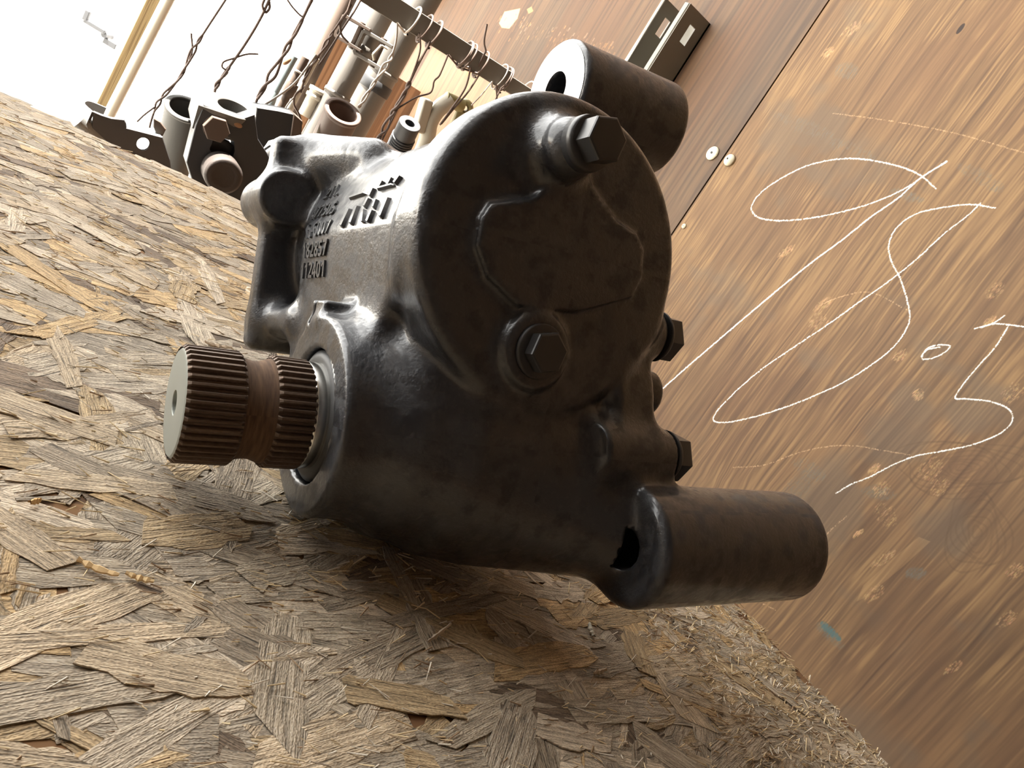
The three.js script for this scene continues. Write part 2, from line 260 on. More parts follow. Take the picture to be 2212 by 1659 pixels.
for (let i = 0; i < 8000; i++) {
  const edge = rnd() < 0.35, x = edge ? rr(0.4, EX - 0.004) : rr(-0.05, EX - 0.01), z = edge ? rr(-0.42, -0.08) : rr(EZ + 0.01, -0.08), L = rr(0.0015, 0.011), [px, py, d] = seen(x, z); if (d < 0.05 || px > 2300 || py > 1750 || px < -60) continue;
  const g = new THREE.CylinderGeometry(rr(0.00008, 0.0003), rr(0.0002, 0.0005), L, 4).rotateZ(Math.PI / 2 + rr(-0.35, 0.35)).rotateY(gauss() * 0.8).translate(x, rr(0.0006, 0.0016), z), q = rnd(), c = q < 0.45 ? [0.78, 0.62, 0.38] : q < 0.8 ? [0.7, 0.63, 0.52] : [0.36, 0.24, 0.14], n = g.attributes.position.count, col = new Float32Array(n * 3);
  for (let k = 0; k < n; k++) col.set(c, k * 3);
  g.setAttribute('color', new THREE.BufferAttribute(col, 3)); slivers.push(g);
}
mesh('splinters', mergeGeometries(slivers), new THREE.MeshStandardMaterial({ vertexColors: true, roughness: 0.85 }), bench).userData.kind = 'stuff';

// ---------------------------------------------------------------- the steering gear
// its own axes in camera space, read from the vanishing points of its bosses and its barrel
const S = V(-0.8336, 0.1114, 0.5409).normalize(), B0 = V(-0.542, 0.102, -0.834), B = B0.addScaledVector(S, -S.dot(B0)).normalize(), T = new THREE.Vector3().crossVectors(B, S);
const gearCam = new THREE.Matrix4().makeBasis(S.clone().negate(), T, B.clone().negate());
const PB = V((378 - 1106) / F, -(870 - 829.5) / F, -1).multiplyScalar(0.324).addScaledVector(S, -0.0573);
gearCam.setPosition(PB);
const gearWorld = new THREE.Matrix4().copy(camBasis).setPosition(EYEPOS).multiply(gearCam);
const gear = thing('steering_gear', 'big black cast steering gear box with splined shaft lying on the workbench', 'steering gear');
gear.applyMatrix4(gearWorld);
const toGear = gearCam.clone().invert();
const gRay = (px, py) => { const o = V(0, 0, 0).applyMatrix4(toGear), e = V((px - 1106) / F, -(py - 829.5) / F, -1).applyMatrix4(toGear); return [o, e.sub(o).normalize()]; };
const gOn = (px, py, ax, v) => { const [o, d] = gRay(px, py); return o.addScaledVector(d, (v - o[ax]) / d[ax]); };

const smin = (a, b, k) => { const h = Math.max(k - Math.abs(a - b), 0) / k; return Math.min(a, b) - h * h * k * 0.25; };
const smax = (a, b, k) => -smin(-a, -b, k);
const cap2 = (r, h, rd) => { const a = r + rd, b = h + rd; return Math.min(Math.max(a, b), 0) + Math.hypot(Math.max(a, 0), Math.max(b, 0)) - rd; };
const cylZ = (x, y, z, cx, cy, r, z0, z1, rd) => cap2(Math.hypot(x - cx, y - cy) - r, Math.abs(z - (z0 + z1) / 2) - (z1 - z0) / 2, rd);
const cylX = (x, y, z, cy, cz, r, x0, x1, rd) => cap2(Math.hypot(y - cy, z - cz) - r, Math.abs(x - (x0 + x1) / 2) - (x1 - x0) / 2, rd);
const rbox = (x, y, z, cx, cy, cz, hx, hy, hz, rd) => { const a = Math.abs(x - cx) - hx + rd, b = Math.abs(y - cy) - hy + rd, c = Math.abs(z - cz) - hz + rd; return Math.min(Math.max(a, b, c), 0) + Math.hypot(Math.max(a, 0), Math.max(b, 0), Math.max(c, 0)) - rd; };
function cone(x, y, z, a, b) {                                // tapered capsule a = [x, y, z, r]
  const bx = b[0] - a[0], by = b[1] - a[1], bz = b[2] - a[2], t = Math.min(1, Math.max(0, ((x - a[0]) * bx + (y - a[1]) * by + (z - a[2]) * bz) / (bx * bx + by * by + bz * bz)));
  return Math.hypot(x - a[0] - bx * t, y - a[1] - by * t, z - a[2] - bz * t) - (a[3] + (b[3] - a[3]) * t);
}
const CX = 0.0845, CY = 0.0895, ZD = 0.0615;
const padPts = [[1042, 470], [1062, 440], [1150, 428], [1190, 400], [1275, 392], [1335, 478], [1378, 506], [1392, 540], [1388, 600], [1368, 640], [1250, 672], [1120, 660], [1055, 596], [1032, 530]].map(([a, b]) => { const p = gOn(a, b, 'z', ZD + 0.004); return [p.x, p.y]; });
function polySd(x, y) {
  let d = 1e9, s = 1;
  for (let i = 0, n = padPts.length, j = n - 1; i < n; j = i++) {
    const [ax, ay] = padPts[i], [bx, by] = padPts[j], ex = bx - ax, ey = by - ay, wx = x - ax, wy = y - ay, t = Math.min(1, Math.max(0, (wx * ex + wy * ey) / (ex * ex + ey * ey)));
    d = Math.min(d, (wx - ex * t) ** 2 + (wy - ey * t) ** 2);
    const c1 = y >= ay, c2 = y < by, c3 = ex * wy > ey * wx; if ((c1 && c2 && c3) || (!c1 && !c2 && !c3)) s = -s;
  }
  return s * Math.sqrt(d);
}
const plug1 = gOn(1312, 300, 'z', ZD + 0.036), plug2 = gOn(1188, 762, 'z', ZD + 0.014);
const UB = [0.206, -0.05, 0.031, 0.14, 0.224], LB = [-0.042, 0.07, 0.0302, 0.14, 0.263];
const sideBolts = [[0.063, 0.043, 0.168], [0.002, 0.06, 0.170]].map(([y, z, x]) => ({ y, z, x }));
function housing(x, y, z) {
  let d = cylZ(x, y, z, CX, CY, 0.064, -0.132, 0.05, 0.004);
  const disc = cylZ(x, y, z, CX, CY, 0.0715, 0.034, ZD, 0.0065);
  d = smin(d, disc, 0.008);
  let low = cylX(x, y, z, 0, 0, 0.047, 0.0, 0.135, 0.003);
  low = smin(low, cylX(x, y, z, -0.008, 0.004, 0.054, 0.05, 0.135, 0.012), 0.02);
  low = smin(low, cylX(x, y, z, 0, 0, 0.054, 0.026, 0.135, 0.012), 0.016);
  const wall = smax(rbox(x, y, z, 0.0735, 0.047, -0.03, 0.0565, 0.056, 0.081, 0.014), (z - 0.046 - (y - 0.077) * 0.62) / 1.177, 0.007);
  d = smin(d, wall, 0.009);
  low = smin(low, rbox(x, y, z, 0.08, 0.03, -0.012, 0.045, 0.05, 0.034, 0.016), 0.016);
  d = smin(d, low, 0.012);
  d = smin(d, rbox(x, y, z, CX - 0.001, 0.088, -0.1375, 0.0835, 0.0655, 0.0085, 0.0055), 0.006);
  d = smin(d, cylZ(x, y, z, 0.0085, 0.1155, 0.0165, -0.168, -0.119, 0.0025), 0.009);
  d = smin(d, cone(x, y, z, [0.03, 0.143, -0.14, 0.019], [0.045, 0.143, -0.085, 0.012]), 0.012);
  d = smin(d, cone(x, y, z, [0.016, 0.041, -0.14, 0.012], [0.02, 0.043, -0.1, 0.009]), 0.01);
  d = smin(d, cylZ(x, y, z, CX, CY, 0.05, -0.205, -0.14, 0.008), 0.006);
  // mounting bosses and their webs
  d = smin(d, cone(x, y, z, [0.12, 0.115, -0.06, 0.036], [0.178, 0.196, -0.052, 0.024]), 0.02);
  d = smin(d, cylX(x, y, z, UB[0], UB[1], UB[2], UB[3], UB[4], 0.0035), 0.006);
  d = smin(d, cone(x, y, z, [0.1, -0.02, 0.012, 0.045], [0.168, -0.041, 0.058, 0.027]), 0.02);
  d = smin(d, cylX(x, y, z, LB[0], LB[1], LB[2], LB[3], LB[4], 0.005), 0.007);
  // side cover and bolt bosses
  d = smin(d, cylX(x, y, z, 0.016, 0, 0.063, 0.13, 0.156, 0.004), 0.008);
  d = smin(d, cylX(x, y, z, sideBolts[1].y, sideBolts[1].z, 0.0135, 0.12, 0.166, 0.002), 0.012);
  d = smin(d, cylX(x, y, z, sideBolts[0].y, sideBolts[0].z, 0.0125, 0.12, 0.163, 0.002), 0.012);
  d = smin(d, cylX(x, y, z, 0.0325, 0.0355, 0.0125, 0.12, 0.174, 0.003), 0.01);
  // bump at the top of the shaft boss
  d = smin(d, rbox(x, y, z, 0.014, 0.0475, -0.012, 0.013, 0.0065, 0.009, 0.002), 0.006);
  // end face: raised pad and two plug bosses
  d = smin(d, cap2(polySd(x, y), Math.abs(z - ZD) - 0.0045, 0.0015), 0.0045);
  d = smin(d, cone(x, y, z, [plug1.x, plug1.y, ZD - 0.004, 0.0185], [plug1.x, plug1.y, ZD + 0.01, 0.0135]), 0.008);
  d = smin(d, cylZ(x, y, z, plug2.x, plug2.y, 0.0175, ZD - 0.01, ZD + 0.006, 0.003), 0.006);
  // machined holes
  d = smax(d, -cylX(x, y, z, UB[0], UB[1], 0.0108, 0.1, 0.3, 0.001), 0.002);
  d = smax(d, -cylX(x, y, z, LB[0], LB[1], 0.0108, 0.1375, 0.3, 0.001), 0.002);
  d = smax(d, -cylX(x, y, z, 0, 0, 0.0315, -0.02, 0.012, 0.001), 0.002);
  d = smax(d, -rbox(x, y, z, 0.004, 0.05, -0.016, 0.006, 0.008, 0.0012, 0.0003), 0.0015);
  return d;
}
const grad = (x, y, z, e = 0.0005) => { const g = V(housing(x + e, y, z) - housing(x - e, y, z), housing(x, y + e, z) - housing(x, y - e, z), housing(x, y, z + e) - housing(x, y, z - e)); return g.normalize(); };
function surfaceNet(sdf, lo, hi, c) {
  const n = [0, 1, 2].map((i) => Math.ceil((hi[i] - lo[i]) / c) + 1), [nx, ny, nz] = n, f = new Float32Array(nx * ny * nz), at = (i, j, k) => i + nx * (j + ny * k);
  for (let K = 0; K < nz; K += 4) for (let J = 0; J < ny; J += 4) for (let I = 0; I < nx; I += 4) {
    const mid = sdf(lo[0] + (I + 1.5) * c, lo[1] + (J + 1.5) * c, lo[2] + (K + 1.5) * c), far = Math.abs(mid) > 5 * c;
    for (let k = K; k < Math.min(K + 4, nz); k++) for (let j = J; j < Math.min(J + 4, ny); j++) for (let i = I; i < Math.min(I + 4, nx); i++) f[at(i, j, k)] = far ? mid : sdf(lo[0] + i * c, lo[1] + j * c, lo[2] + k * c);
  }
  const id = new Int32Array(nx * ny * nz).fill(-1), pos = [], nor = [], idx = [];
  const E = [[0, 1], [2, 3], [4, 5], [6, 7], [0, 2], [1, 3], [4, 6], [5, 7], [0, 4], [1, 5], [2, 6], [3, 7]], val = new Float32Array(8);
  for (let k = 0; k < nz - 1; k++) for (let j = 0; j < ny - 1; j++) for (let i = 0; i < nx - 1; i++) {
    let neg = 0; for (let m = 0; m < 8; m++) { val[m] = f[at(i + (m & 1), j + ((m >> 1) & 1), k + (m >> 2))]; if (val[m] < 0) neg++; }
    if (!neg || neg === 8) continue;
    let sx = 0, sy = 0, sz = 0, cnt = 0;
    for (const [a, b] of E) if ((val[a] < 0) !== (val[b] < 0)) { const t = val[a] / (val[a] - val[b]); sx += (a & 1) + ((b & 1) - (a & 1)) * t; sy += ((a >> 1) & 1) + (((b >> 1) & 1) - ((a >> 1) & 1)) * t; sz += (a >> 2) + ((b >> 2) - (a >> 2)) * t; cnt++; }
    let x = lo[0] + (i + sx / cnt) * c, y = lo[1] + (j + sy / cnt) * c, z = lo[2] + (k + sz / cnt) * c;
    for (let s = 0; s < 2; s++) { const v = sdf(x, y, z), g = grad(x, y, z), q = Math.max(-c * 0.4, Math.min(c * 0.4, v)); x -= g.x * q; y -= g.y * q; z -= g.z * q; }
    const g = grad(x, y, z, 0.0007); id[at(i, j, k)] = pos.length / 3; pos.push(x, y, z); nor.push(g.x, g.y, g.z);
  }
  for (let k = 1; k < nz - 1; k++) for (let j = 1; j < ny - 1; j++) for (let i = 1; i < nx - 1; i++) {
    const a = f[at(i, j, k)];
    const quad = (p, q, r, s, flip) => { if (p < 0 || q < 0 || r < 0 || s < 0) return; flip ? idx.push(p, r, q, p, s, r) : idx.push(p, q, r, p, r, s); };
    if ((a < 0) !== (f[at(i + 1, j, k)] < 0)) quad(id[at(i, j - 1, k - 1)], id[at(i, j, k - 1)], id[at(i, j, k)], id[at(i, j - 1, k)], a >= 0);
    if ((a < 0) !== (f[at(i, j + 1, k)] < 0)) quad(id[at(i - 1, j, k - 1)], id[at(i - 1, j, k)], id[at(i, j, k)], id[at(i, j, k - 1)], a >= 0);
    if ((a < 0) !== (f[at(i, j, k + 1)] < 0)) quad(id[at(i - 1, j - 1, k)], id[at(i, j - 1, k)], id[at(i, j, k)], id[at(i - 1, j, k)], a >= 0);
  }
  const g = new THREE.BufferGeometry(); g.setAttribute('position', new THREE.Float32BufferAttribute(pos, 3)); g.setAttribute('normal', new THREE.Float32BufferAttribute(nor, 3)); g.setIndex(idx); return g;
}
const castBump = canvasTex(512, 512, (u, v, o) => { const g = 128 + 120 * (fbm(u * 60, v * 60, 31) - 0.5) + 30 * (vn(u * 190, v * 190, 33) - 0.5); o[0] = o[1] = o[2] = g; }, null, false);
const castCol = canvasTex(512, 512, (u, v, o) => { const d = ss(0.5, 0.75, fbm(u * 9, v * 9, 41)), e = ss(0.62, 0.8, fbm(u * 40, v * 40, 45)); mix3(o, [28, 29, 34], [40, 40, 44], d); over(o, [76, 68, 60], e * 0.3); });
const castRough = canvasTex(512, 512, (u, v, o) => { const g = 84 + 95 * ss(0.4, 0.75, fbm(u * 12, v * 12, 47)) + 24 * vn(u * 120, v * 120, 49); o[0] = o[1] = o[2] = g; }, null, false);
for (const t of [castBump, castCol, castRough]) t.wrapS = t.wrapT = THREE.RepeatWrapping;
const castM = new THREE.MeshPhysicalMaterial({ map: castCol, bumpMap: castBump, bumpScale: 0.0005, roughness: 1, roughnessMap: castRough, metalness: 0, clearcoat: 0.65, clearcoatRoughness: 0.16, specularIntensity: 1, ior: 1.64 });
const blackBolt = new THREE.MeshPhysicalMaterial({ color: new THREE.Color(0.03, 0.029, 0.029), roughness: 0.42, clearcoat: 0.3, clearcoatRoughness: 0.3, bumpMap: castBump, bumpScale: 0.0002 });
function triUV(g, s) { const p = g.attributes.position, n = g.attributes.normal, uv = new Float32Array(p.count * 2); for (let i = 0; i < p.count; i++) { const ax = Math.abs(n.getX(i)), ay = Math.abs(n.getY(i)), az = Math.abs(n.getZ(i)); let a, b; if (ax > ay && ax > az) { a = p.getY(i); b = p.getZ(i); } else if (ay > az) { a = p.getX(i); b = p.getZ(i); } else { a = p.getX(i); b = p.getY(i); } uv[i * 2] = a / s; uv[i * 2 + 1] = b / s; } g.setAttribute('uv', new THREE.BufferAttribute(uv, 2)); return g; }
// seams of a per-vertex box mapping would smear, so the net is unwelded first and each face mapped by its own normal
function faceUV(g, s) {
  const o = g.toNonIndexed(), p = o.attributes.position, uv = new Float32Array(p.count * 2);
  for (let i = 0; i < p.count; i += 3) {
    const a = V().fromBufferAttribute(p, i), b = V().fromBufferAttribute(p, i + 1), c = V().fromBufferAttribute(p, i + 2), n = b.clone().sub(a).cross(c.clone().sub(a)), ax = Math.abs(n.x), ay = Math.abs(n.y), az = Math.abs(n.z);
    [a, b, c].forEach((q, k) => { const [m, l] = ax > ay && ax > az ? [q.y, q.z] : ay > az ? [q.x, q.z] : [q.x, q.y]; uv[(i + k) * 2] = m / s; uv[(i + k) * 2 + 1] = l / s; });
  }
  o.setAttribute('uv', new THREE.BufferAttribute(uv, 2)); return o;
}
mesh('housing', faceUV(surfaceNet(housing, [-0.022, -0.085, -0.215], [0.272, 0.245, 0.112], 0.002), 0.09), castM, gear);

// splined output shaft
const steelTex = canvasTex(256, 256, (u, v, o) => { const n = fbm(u * 10, v * 10, 51), m = vn(u * 90, v * 90, 52); mix3(o, [86, 70, 58], [124, 106, 90], n); over(o, [62, 46, 36], m * 0.4); });
const splineM = new THREE.MeshStandardMaterial({ map: steelTex, roughness: 0.5, metalness: 0.55 });
const rawFace = new THREE.MeshStandardMaterial({ color: new THREE.Color(0.33, 0.345, 0.31), roughness: 0.5, metalness: 0.4 });
function spline(x0, x1, R, dep, N) {
  const prof = [], per = 8; for (let i = 0; i < N * per; i++) { const ph = i / per % 1, a = i / (N * per) * 6.2832, t = Math.min(1, Math.max(0, (Math.abs(ph - 0.5) - 0.16) / 0.2)); prof.push([a, R - dep * t]); }
  const pos = [], uv = [], rings = [[x0, 0.93], [x0 + 0.0014, 1], [x1 - 0.0014, 1], [x1, 0.93]];
  for (let r = 0; r < 3; r++) for (let i = 0; i < prof.length; i++) {
    const P = (ri, k) => { const [a, q] = prof[k % prof.length], s = rings[ri][1] === 1 ? q : Math.min(q, R * 0.95), X = rings[ri][0]; return [X, s * Math.cos(a), s * Math.sin(a)]; }, a = P(r, i), b = P(r + 1, i), c = P(r + 1, i + 1), d = P(r, i + 1);
    for (const p of [a, b, c, a, c, d]) { pos.push(...p); uv.push(p[0] * 12, Math.atan2(p[2], p[1])); }
  }
  const g = new THREE.BufferGeometry(); g.setAttribute('position', new THREE.Float32BufferAttribute(pos, 3)); g.setAttribute('uv', new THREE.Float32BufferAttribute(uv, 2)); g.computeVertexNormals(); return g;
}
const latheX = (pts, n = 64) => lathe(pts, n).rotateZ(-Math.PI / 2);    // profile [r, x] turned about the x axis
const shaft = new THREE.Group(); shaft.name = 'output_shaft'; gear.add(shaft);
mesh('spline_teeth', spline(-0.0573, -0.0335, 0.0253, 0.0016, 42), splineM, shaft);
mesh('spline_teeth', spline(-0.0205, -0.0035, 0.0253, 0.0016, 42), splineM, shaft);
const dirtTex = canvasTex(256, 256, (u, v, o) => { const n = fbm(u * 16, v * 16, 55); mix3(o, [64, 46, 34], [118, 92, 68], n); });
mesh('neck_groove', latheX([[0.0236, -0.0345], [0.0232, -0.0335], [0.0222, -0.031], [0.0217, -0.028], [0.0219, -0.025], [0.0229, -0.0222], [0.0237, -0.0202], [0.0237, -0.0195]].map(([r, x]) => [r, x])), new THREE.MeshStandardMaterial({ map: dirtTex, bumpMap: dirtTex, bumpScale: 0.001, roughness: 0.95 }), shaft);
{
  const g = latheX([[0.0052, -0.049], [0.0052, -0.0572], [0.0056, -0.05765], [0.0225, -0.05765], [0.0236, -0.0566]]);
  mesh('end_face', g, rawFace, shaft);
  mesh('center_hole', latheX([[0.0001, -0.047], [0.0051, -0.0495], [0.0053, -0.0495]]), new THREE.MeshStandardMaterial({ color: 0x0c0b0a, roughness: 0.9 }), shaft);
}
mesh('bright_journal', latheX([[0.0236, -0.0045], [0.0246, -0.0035], [0.0246, 0.016]]), new THREE.MeshStandardMaterial({ color: new THREE.Color(0.75, 0.74, 0.7), roughness: 0.2, metalness: 1 }), shaft);
mesh('shaft_seal', latheX([[0.0246, 0.0015], [0.027, 0.001], [0.0305, 0.003], [0.0313, 0.0115], [0.0246, 0.0115]]), new THREE.MeshStandardMaterial({ color: new THREE.Color(0.05, 0.05, 0.05), roughness: 0.55 }), gear);
mesh('machined_face', latheX([[0.0112, UB[3] - 0.0003], [0.0285, UB[3] - 0.0003]], 48).translate(0, UB[0], UB[1]), new THREE.MeshStandardMaterial({ color: new THREE.Color(0.72, 0.71, 0.68), metalness: 0.6, roughness: 0.5, bumpMap: castBump, bumpScale: 0.0003, side: THREE.DoubleSide }), gear).userData.label = 'bare machined end of the upper mounting boss';
// hex bolts and plugs
function hexBolt(r, h, fr, fh) {
  const s = new THREE.Shape(); for (let i = 0; i < 6; i++) { const a = i / 6 * 6.2832 + 0.2; i ? s.lineTo(r * Math.cos(a), r * Math.sin(a)) : s.moveTo(r * Math.cos(a), r * Math.sin(a)); }
  const e = new THREE.ExtrudeGeometry(s, { depth: h - 0.001, bevelEnabled: true, bevelThickness: 0.001, bevelSize: 0.001, bevelSegments: 2 }).translate(0, 0, fh);
  return merge([e, lathe([[0.0001, 0], [fr, 0], [fr, fh * 0.55], [fr * 0.94, fh], [0.0001, fh]], 36).rotateX(Math.PI / 2)]);
}
for (const b of sideBolts) mesh('cover_bolt', hexBolt(0.0115, 0.0085, 0.0135, 0.003).rotateY(Math.PI / 2).translate(b.x - 0.004, b.y, b.z), blackBolt, gear);
mesh('relief_plug', hexBolt(0.0088, 0.009, 0.0118, 0.0075).translate(plug1.x, plug1.y, ZD + 0.0205), blackBolt, gear);
mesh('bleed_plug', hexBolt(0.0085, 0.006, 0.0125, 0.003).translate(plug2.x, plug2.y, ZD + 0.0055), blackBolt, gear);

// raised casting marks on the barrel, laid on the surface where they are seen
function hit(px, py) { const [o, d] = gRay(px, py); let t = 0.2; for (let i = 0; i < 120; i++) { const s = housing(o.x + d.x * t, o.y + d.y * t, o.z + d.z * t); if (s < 1e-5) break; t += s * 0.8; } return o.addScaledVector(d, t); }
const font = await new FontLoader().loadAsync('fonts/droid/droid_sans_bold.typeface.json');
const marks = [];
const rows = [['211.', [700, 433], [731, 423], [741, 398], [714, 408]], ['477505', [673, 478], [721, 464], [733, 435], [683, 449]], ['15-6007', [663, 517], [711, 504], [720, 476], [666, 489]], ['182857', [657, 559], [708, 552], [711, 516], [658, 526]], ['112401', [652, 603], [702, 599], [705, 562], [655, 569]]];
for (const [text, bl, br, tr, tl] of rows) {
  const g = new TextGeometry(text, { font, size: 1, depth: 1, curveSegments: 2, bevelEnabled: false }); g.computeBoundingBox();
  const b = g.boundingBox, p = g.attributes.position;
  const c = [bl, br, tr, tl].map(([x, y]) => hit(x, y));
  for (let i = 0; i < p.count; i++) {
    const u = (p.getX(i) - b.min.x) / (b.max.x - b.min.x), v = (p.getY(i) - b.min.y) / (b.max.y - b.min.y);
    const q = c[0].clone().multiplyScalar((1 - u) * (1 - v)).addScaledVector(c[1], u * (1 - v)).addScaledVector(c[2], u * v).addScaledVector(c[3], (1 - u) * v);
    for (let s = 0; s < 3; s++) { const n = grad(q.x, q.y, q.z); q.addScaledVector(n, -housing(q.x, q.y, q.z)); }
    q.addScaledVector(grad(q.x, q.y, q.z), p.getZ(i) > 0.5 ? 0.0012 : -0.0008);
    p.setXYZ(i, q.x, q.y, q.z);
  }
  g.computeVertexNormals(); marks.push(g);
}
const Z2 = (x, y) => [720 + x / 11.06, 360 + y / 11.06];
const strokes = [[[440, 990], [210, 1490], 62], [[630, 920], [440, 1430], 60], [[1010, 520], [900, 760], 50], [[900, 760], [770, 1020], 50], [[770, 1020], [740, 1380], 50], [[1080, 790], [990, 1040], 46], [[990, 1040], [850, 1370], 56], [[1370, 720], [1150, 1280], 62], [[380, 790], [830, 640], 42], [[1050, 570], [1510, 450], 44], [[1650, 230], [1490, 450], 56], [[1230, 360], [1150, 520], 36], [[1450, 280], [1360, 460], 36]];
for (const [a, b, w] of strokes) {
  const A = Z2(...a), C = Z2(...b), dx = C[0] - A[0], dy = C[1] - A[1], l = Math.hypot(dx, dy), hx = -dy / l * w / 22.1, hy = dx / l * w / 22.1, N = 8, pos = [];
  const R = []; for (let i = 0; i <= N; i++) { const t = i / N, x = A[0] + dx * t, y = A[1] + dy * t, row = []; for (const [k, lift] of [[-1.35, -0.0008], [-0.8, 0.0019], [0.8, 0.0019], [1.35, -0.0008]]) { const q = hit(x + hx * k, y + hy * k); q.addScaledVector(grad(q.x, q.y, q.z), i === 0 || i === N ? -0.0008 : lift); row.push(q); } R.push(row); }
  for (let i = 0; i < N; i++) for (let k = 0; k < 3; k++) { const p = R[i][k], q = R[i + 1][k], r = R[i + 1][k + 1], s = R[i][k + 1]; for (const e of [p, q, r, p, r, s]) pos.push(e.x, e.y, e.z); }
  const g = new THREE.BufferGeometry(); g.setAttribute('position', new THREE.Float32BufferAttribute(pos, 3)); g.computeVertexNormals(); marks.push(g);
}
mesh('cast_lettering', merge(marks), castM, gear).userData.label = 'raised cast logo and part numbers';

// ---------------------------------------------------------------- rail and hanging parts
const RZ = -1.1;
const steel = (r, g, b, rough = 0.5, met = 0.6) => new THREE.MeshStandardMaterial({ color: new THREE.Color(r, g, b), roughness: rough, metalness: met, bumpMap: castBump, bumpScale: 0.0002 });
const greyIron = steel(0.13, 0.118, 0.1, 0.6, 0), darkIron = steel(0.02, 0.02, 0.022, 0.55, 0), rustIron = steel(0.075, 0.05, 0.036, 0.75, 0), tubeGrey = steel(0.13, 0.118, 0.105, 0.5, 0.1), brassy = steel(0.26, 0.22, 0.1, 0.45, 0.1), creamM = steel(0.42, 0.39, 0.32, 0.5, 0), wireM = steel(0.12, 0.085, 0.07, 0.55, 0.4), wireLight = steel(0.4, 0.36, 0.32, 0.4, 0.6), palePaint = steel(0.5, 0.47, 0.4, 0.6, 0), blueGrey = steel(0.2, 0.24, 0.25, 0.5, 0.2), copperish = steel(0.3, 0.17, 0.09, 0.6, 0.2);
const railA = atZ(853, 20, RZ), railB = atZ(1090, 172, RZ), railDir = railB.clone().sub(railA).normalize();
const railAt = (x) => railA.clone().addScaledVector(railDir, (x - railA.x) / railDir.x);
const rail = thing('hanging_rail', 'grey steel rail with wire loops, running out from the plywood wall', 'rail', railAt(0.1));
{
  const xEnd = atZ(1098, 180, RZ).x, L1 = railAt(0.1).distanceTo(railAt(xEnd)), L2 = railAt(0.1).distanceTo(railAt(WX)), q = new THREE.Quaternion().setFromUnitVectors(V(1, 0, 0), railDir), lay2 = (g) => g.applyQuaternion(q);
  mesh('bar', lay2(merge([box(L1 + 0.35, 0.03, 0.005, L1 / 2 - 0.175, 0, 0, 0.001), box(L1 + 0.35, 0.004, 0.026, L1 / 2 - 0.175, 0.0125, -0.012, 0.001)])), greyIron, rail);
  mesh('inner_bar', lay2(box(L2 - L1 + 0.06, 0.023, 0.02, (L1 + L2) / 2 - 0.03, -0.0015, -0.013, 0.001)), greyIron, rail);
  mesh('wall_plate', lay2(box(0.006, 0.07, 0.05, L2 - 0.006, 0, -0.012, 0.001)), greyIron, rail);
}
// a wire slung over the rail, twisted together below it and hooked into a part
function hanger(label, loopPx, path, twist, mat = wireM, r = 0.0011, z = RZ + 0.006, zEnd = z) {
  r *= 1.25; const parts = [], n = path.length, pt = (p, i, k = 0) => atZ(p[0], p[1], mixN(z, zEnd, i / Math.max(1, n - 1)) + k);
  const pts = path.map((p, i) => pt(p, i));
  if (loopPx) { const c = railAt(atZ(loopPx[0], loopPx[1], RZ).x), loop = []; for (let i = 0; i <= 22; i++) { const a = i / 22 * 6.2832 - 1.2; loop.push(c.clone().add(V(0.004 * Math.sin(a * 0.5), Math.sin(a) * 0.0205, Math.cos(a) * 0.018 - 0.008))); } parts.push(wire(loop, r)); parts.push(wire([loop[0], loop[0].clone().lerp(pts[0], 0.5), pts[0]], r)); }
  const cv = new THREE.CatmullRomCurve3(pts, false, 'centripetal');
  if (twist) {
    const [t0, t1, turns, amp] = twist, N = Math.ceil(turns * 10), side = railDir;
    for (const s of [0, Math.PI]) {
      const list = []; for (let i = 0; i <= N; i++) { const t = mixN(t0, t1, i / N), p = cv.getPointAt(t), e = Math.sin(i / N * Math.PI) ** 0.3, a = s + i / N * turns * 3.1416 + 0.5 * Math.sin(i * 0.37 + turns); list.push(p.addScaledVector(side, Math.cos(a) * amp * 0.72 * e * (0.7 + 0.5 * Math.sin(i * 0.21 + t0 * 40))).add(V(0, 0, Math.sin(a) * amp * 0.72 * e))); }
      parts.push(wire(list, r));
    }
    if (t0 > 0.02) parts.push(wire([0, 0.33, 0.66, 1].map((k) => cv.getPointAt(t0 * k)), r));
    if (t1 < 0.98) parts.push(wire([0, 0.33, 0.66, 1].map((k) => cv.getPointAt(t1 + (1 - t1) * k)), r));
  } else parts.push(wire(pts, r));
  return tag(mesh('hanging_wire', merge(parts), mat), label, 'wire', 'wires hanging from the rail');
}
hanger('thin rusty wire twisted in its lower half, tied to the curved spring bracket', null, [[500, -20], [418, 108], [390, 165], [345, 218], [330, 250], [318, 297]], [0.3, 0.85, 4.5, 0.0035], wireM, 0.0011);
hanger('straight wire fork end sticking up from the twisted wire over the spring bracket', null, [[413, 72], [415, 110], [408, 130]], null, wireM, 0.001);
hanger('thin wire stay sloping down to the curved spring bracket', null, [[336, 230], [312, 248], [296, 263]], null, wireM, 0.0009);
hanger('rusty wire with a sideways curl, tied to the clamp yoke bore', null, [[590, -20], [560, 45], [520, 110], [488, 155], [468, 185], [462, 205]], [0.72, 0.97, 1.6, 0.004], wireM, 0.0014);
hanger('loose curled wire tail around the clamp yoke wire', null, [[558, 117], [535, 117], [505, 126], [482, 135], [480, 145], [492, 155], [484, 166]], null, wireM, 0.001);
hanger('thick rusty wire twisted open in long eyes, tied behind the clamp yoke', null, [[690, -40], [655, 38], [622, 100], [595, 150], [570, 190], [553, 220], [545, 262]], [0.25, 0.85, 3.2, 0.0055], wireM, 0.0016);
hanger('thin wire spread in a V above the long-eyed twisted wire', null, [[621, 0], [634, 18], [655, 36], [665, 20], [676, 0]], null, wireM, 0.0009);
hanger('small wire ring at the top of the clamp yoke wires', null, [[573, -5], [567, 12], [573, 27], [582, 18], [580, -5]], null, wireM, 0.0013);
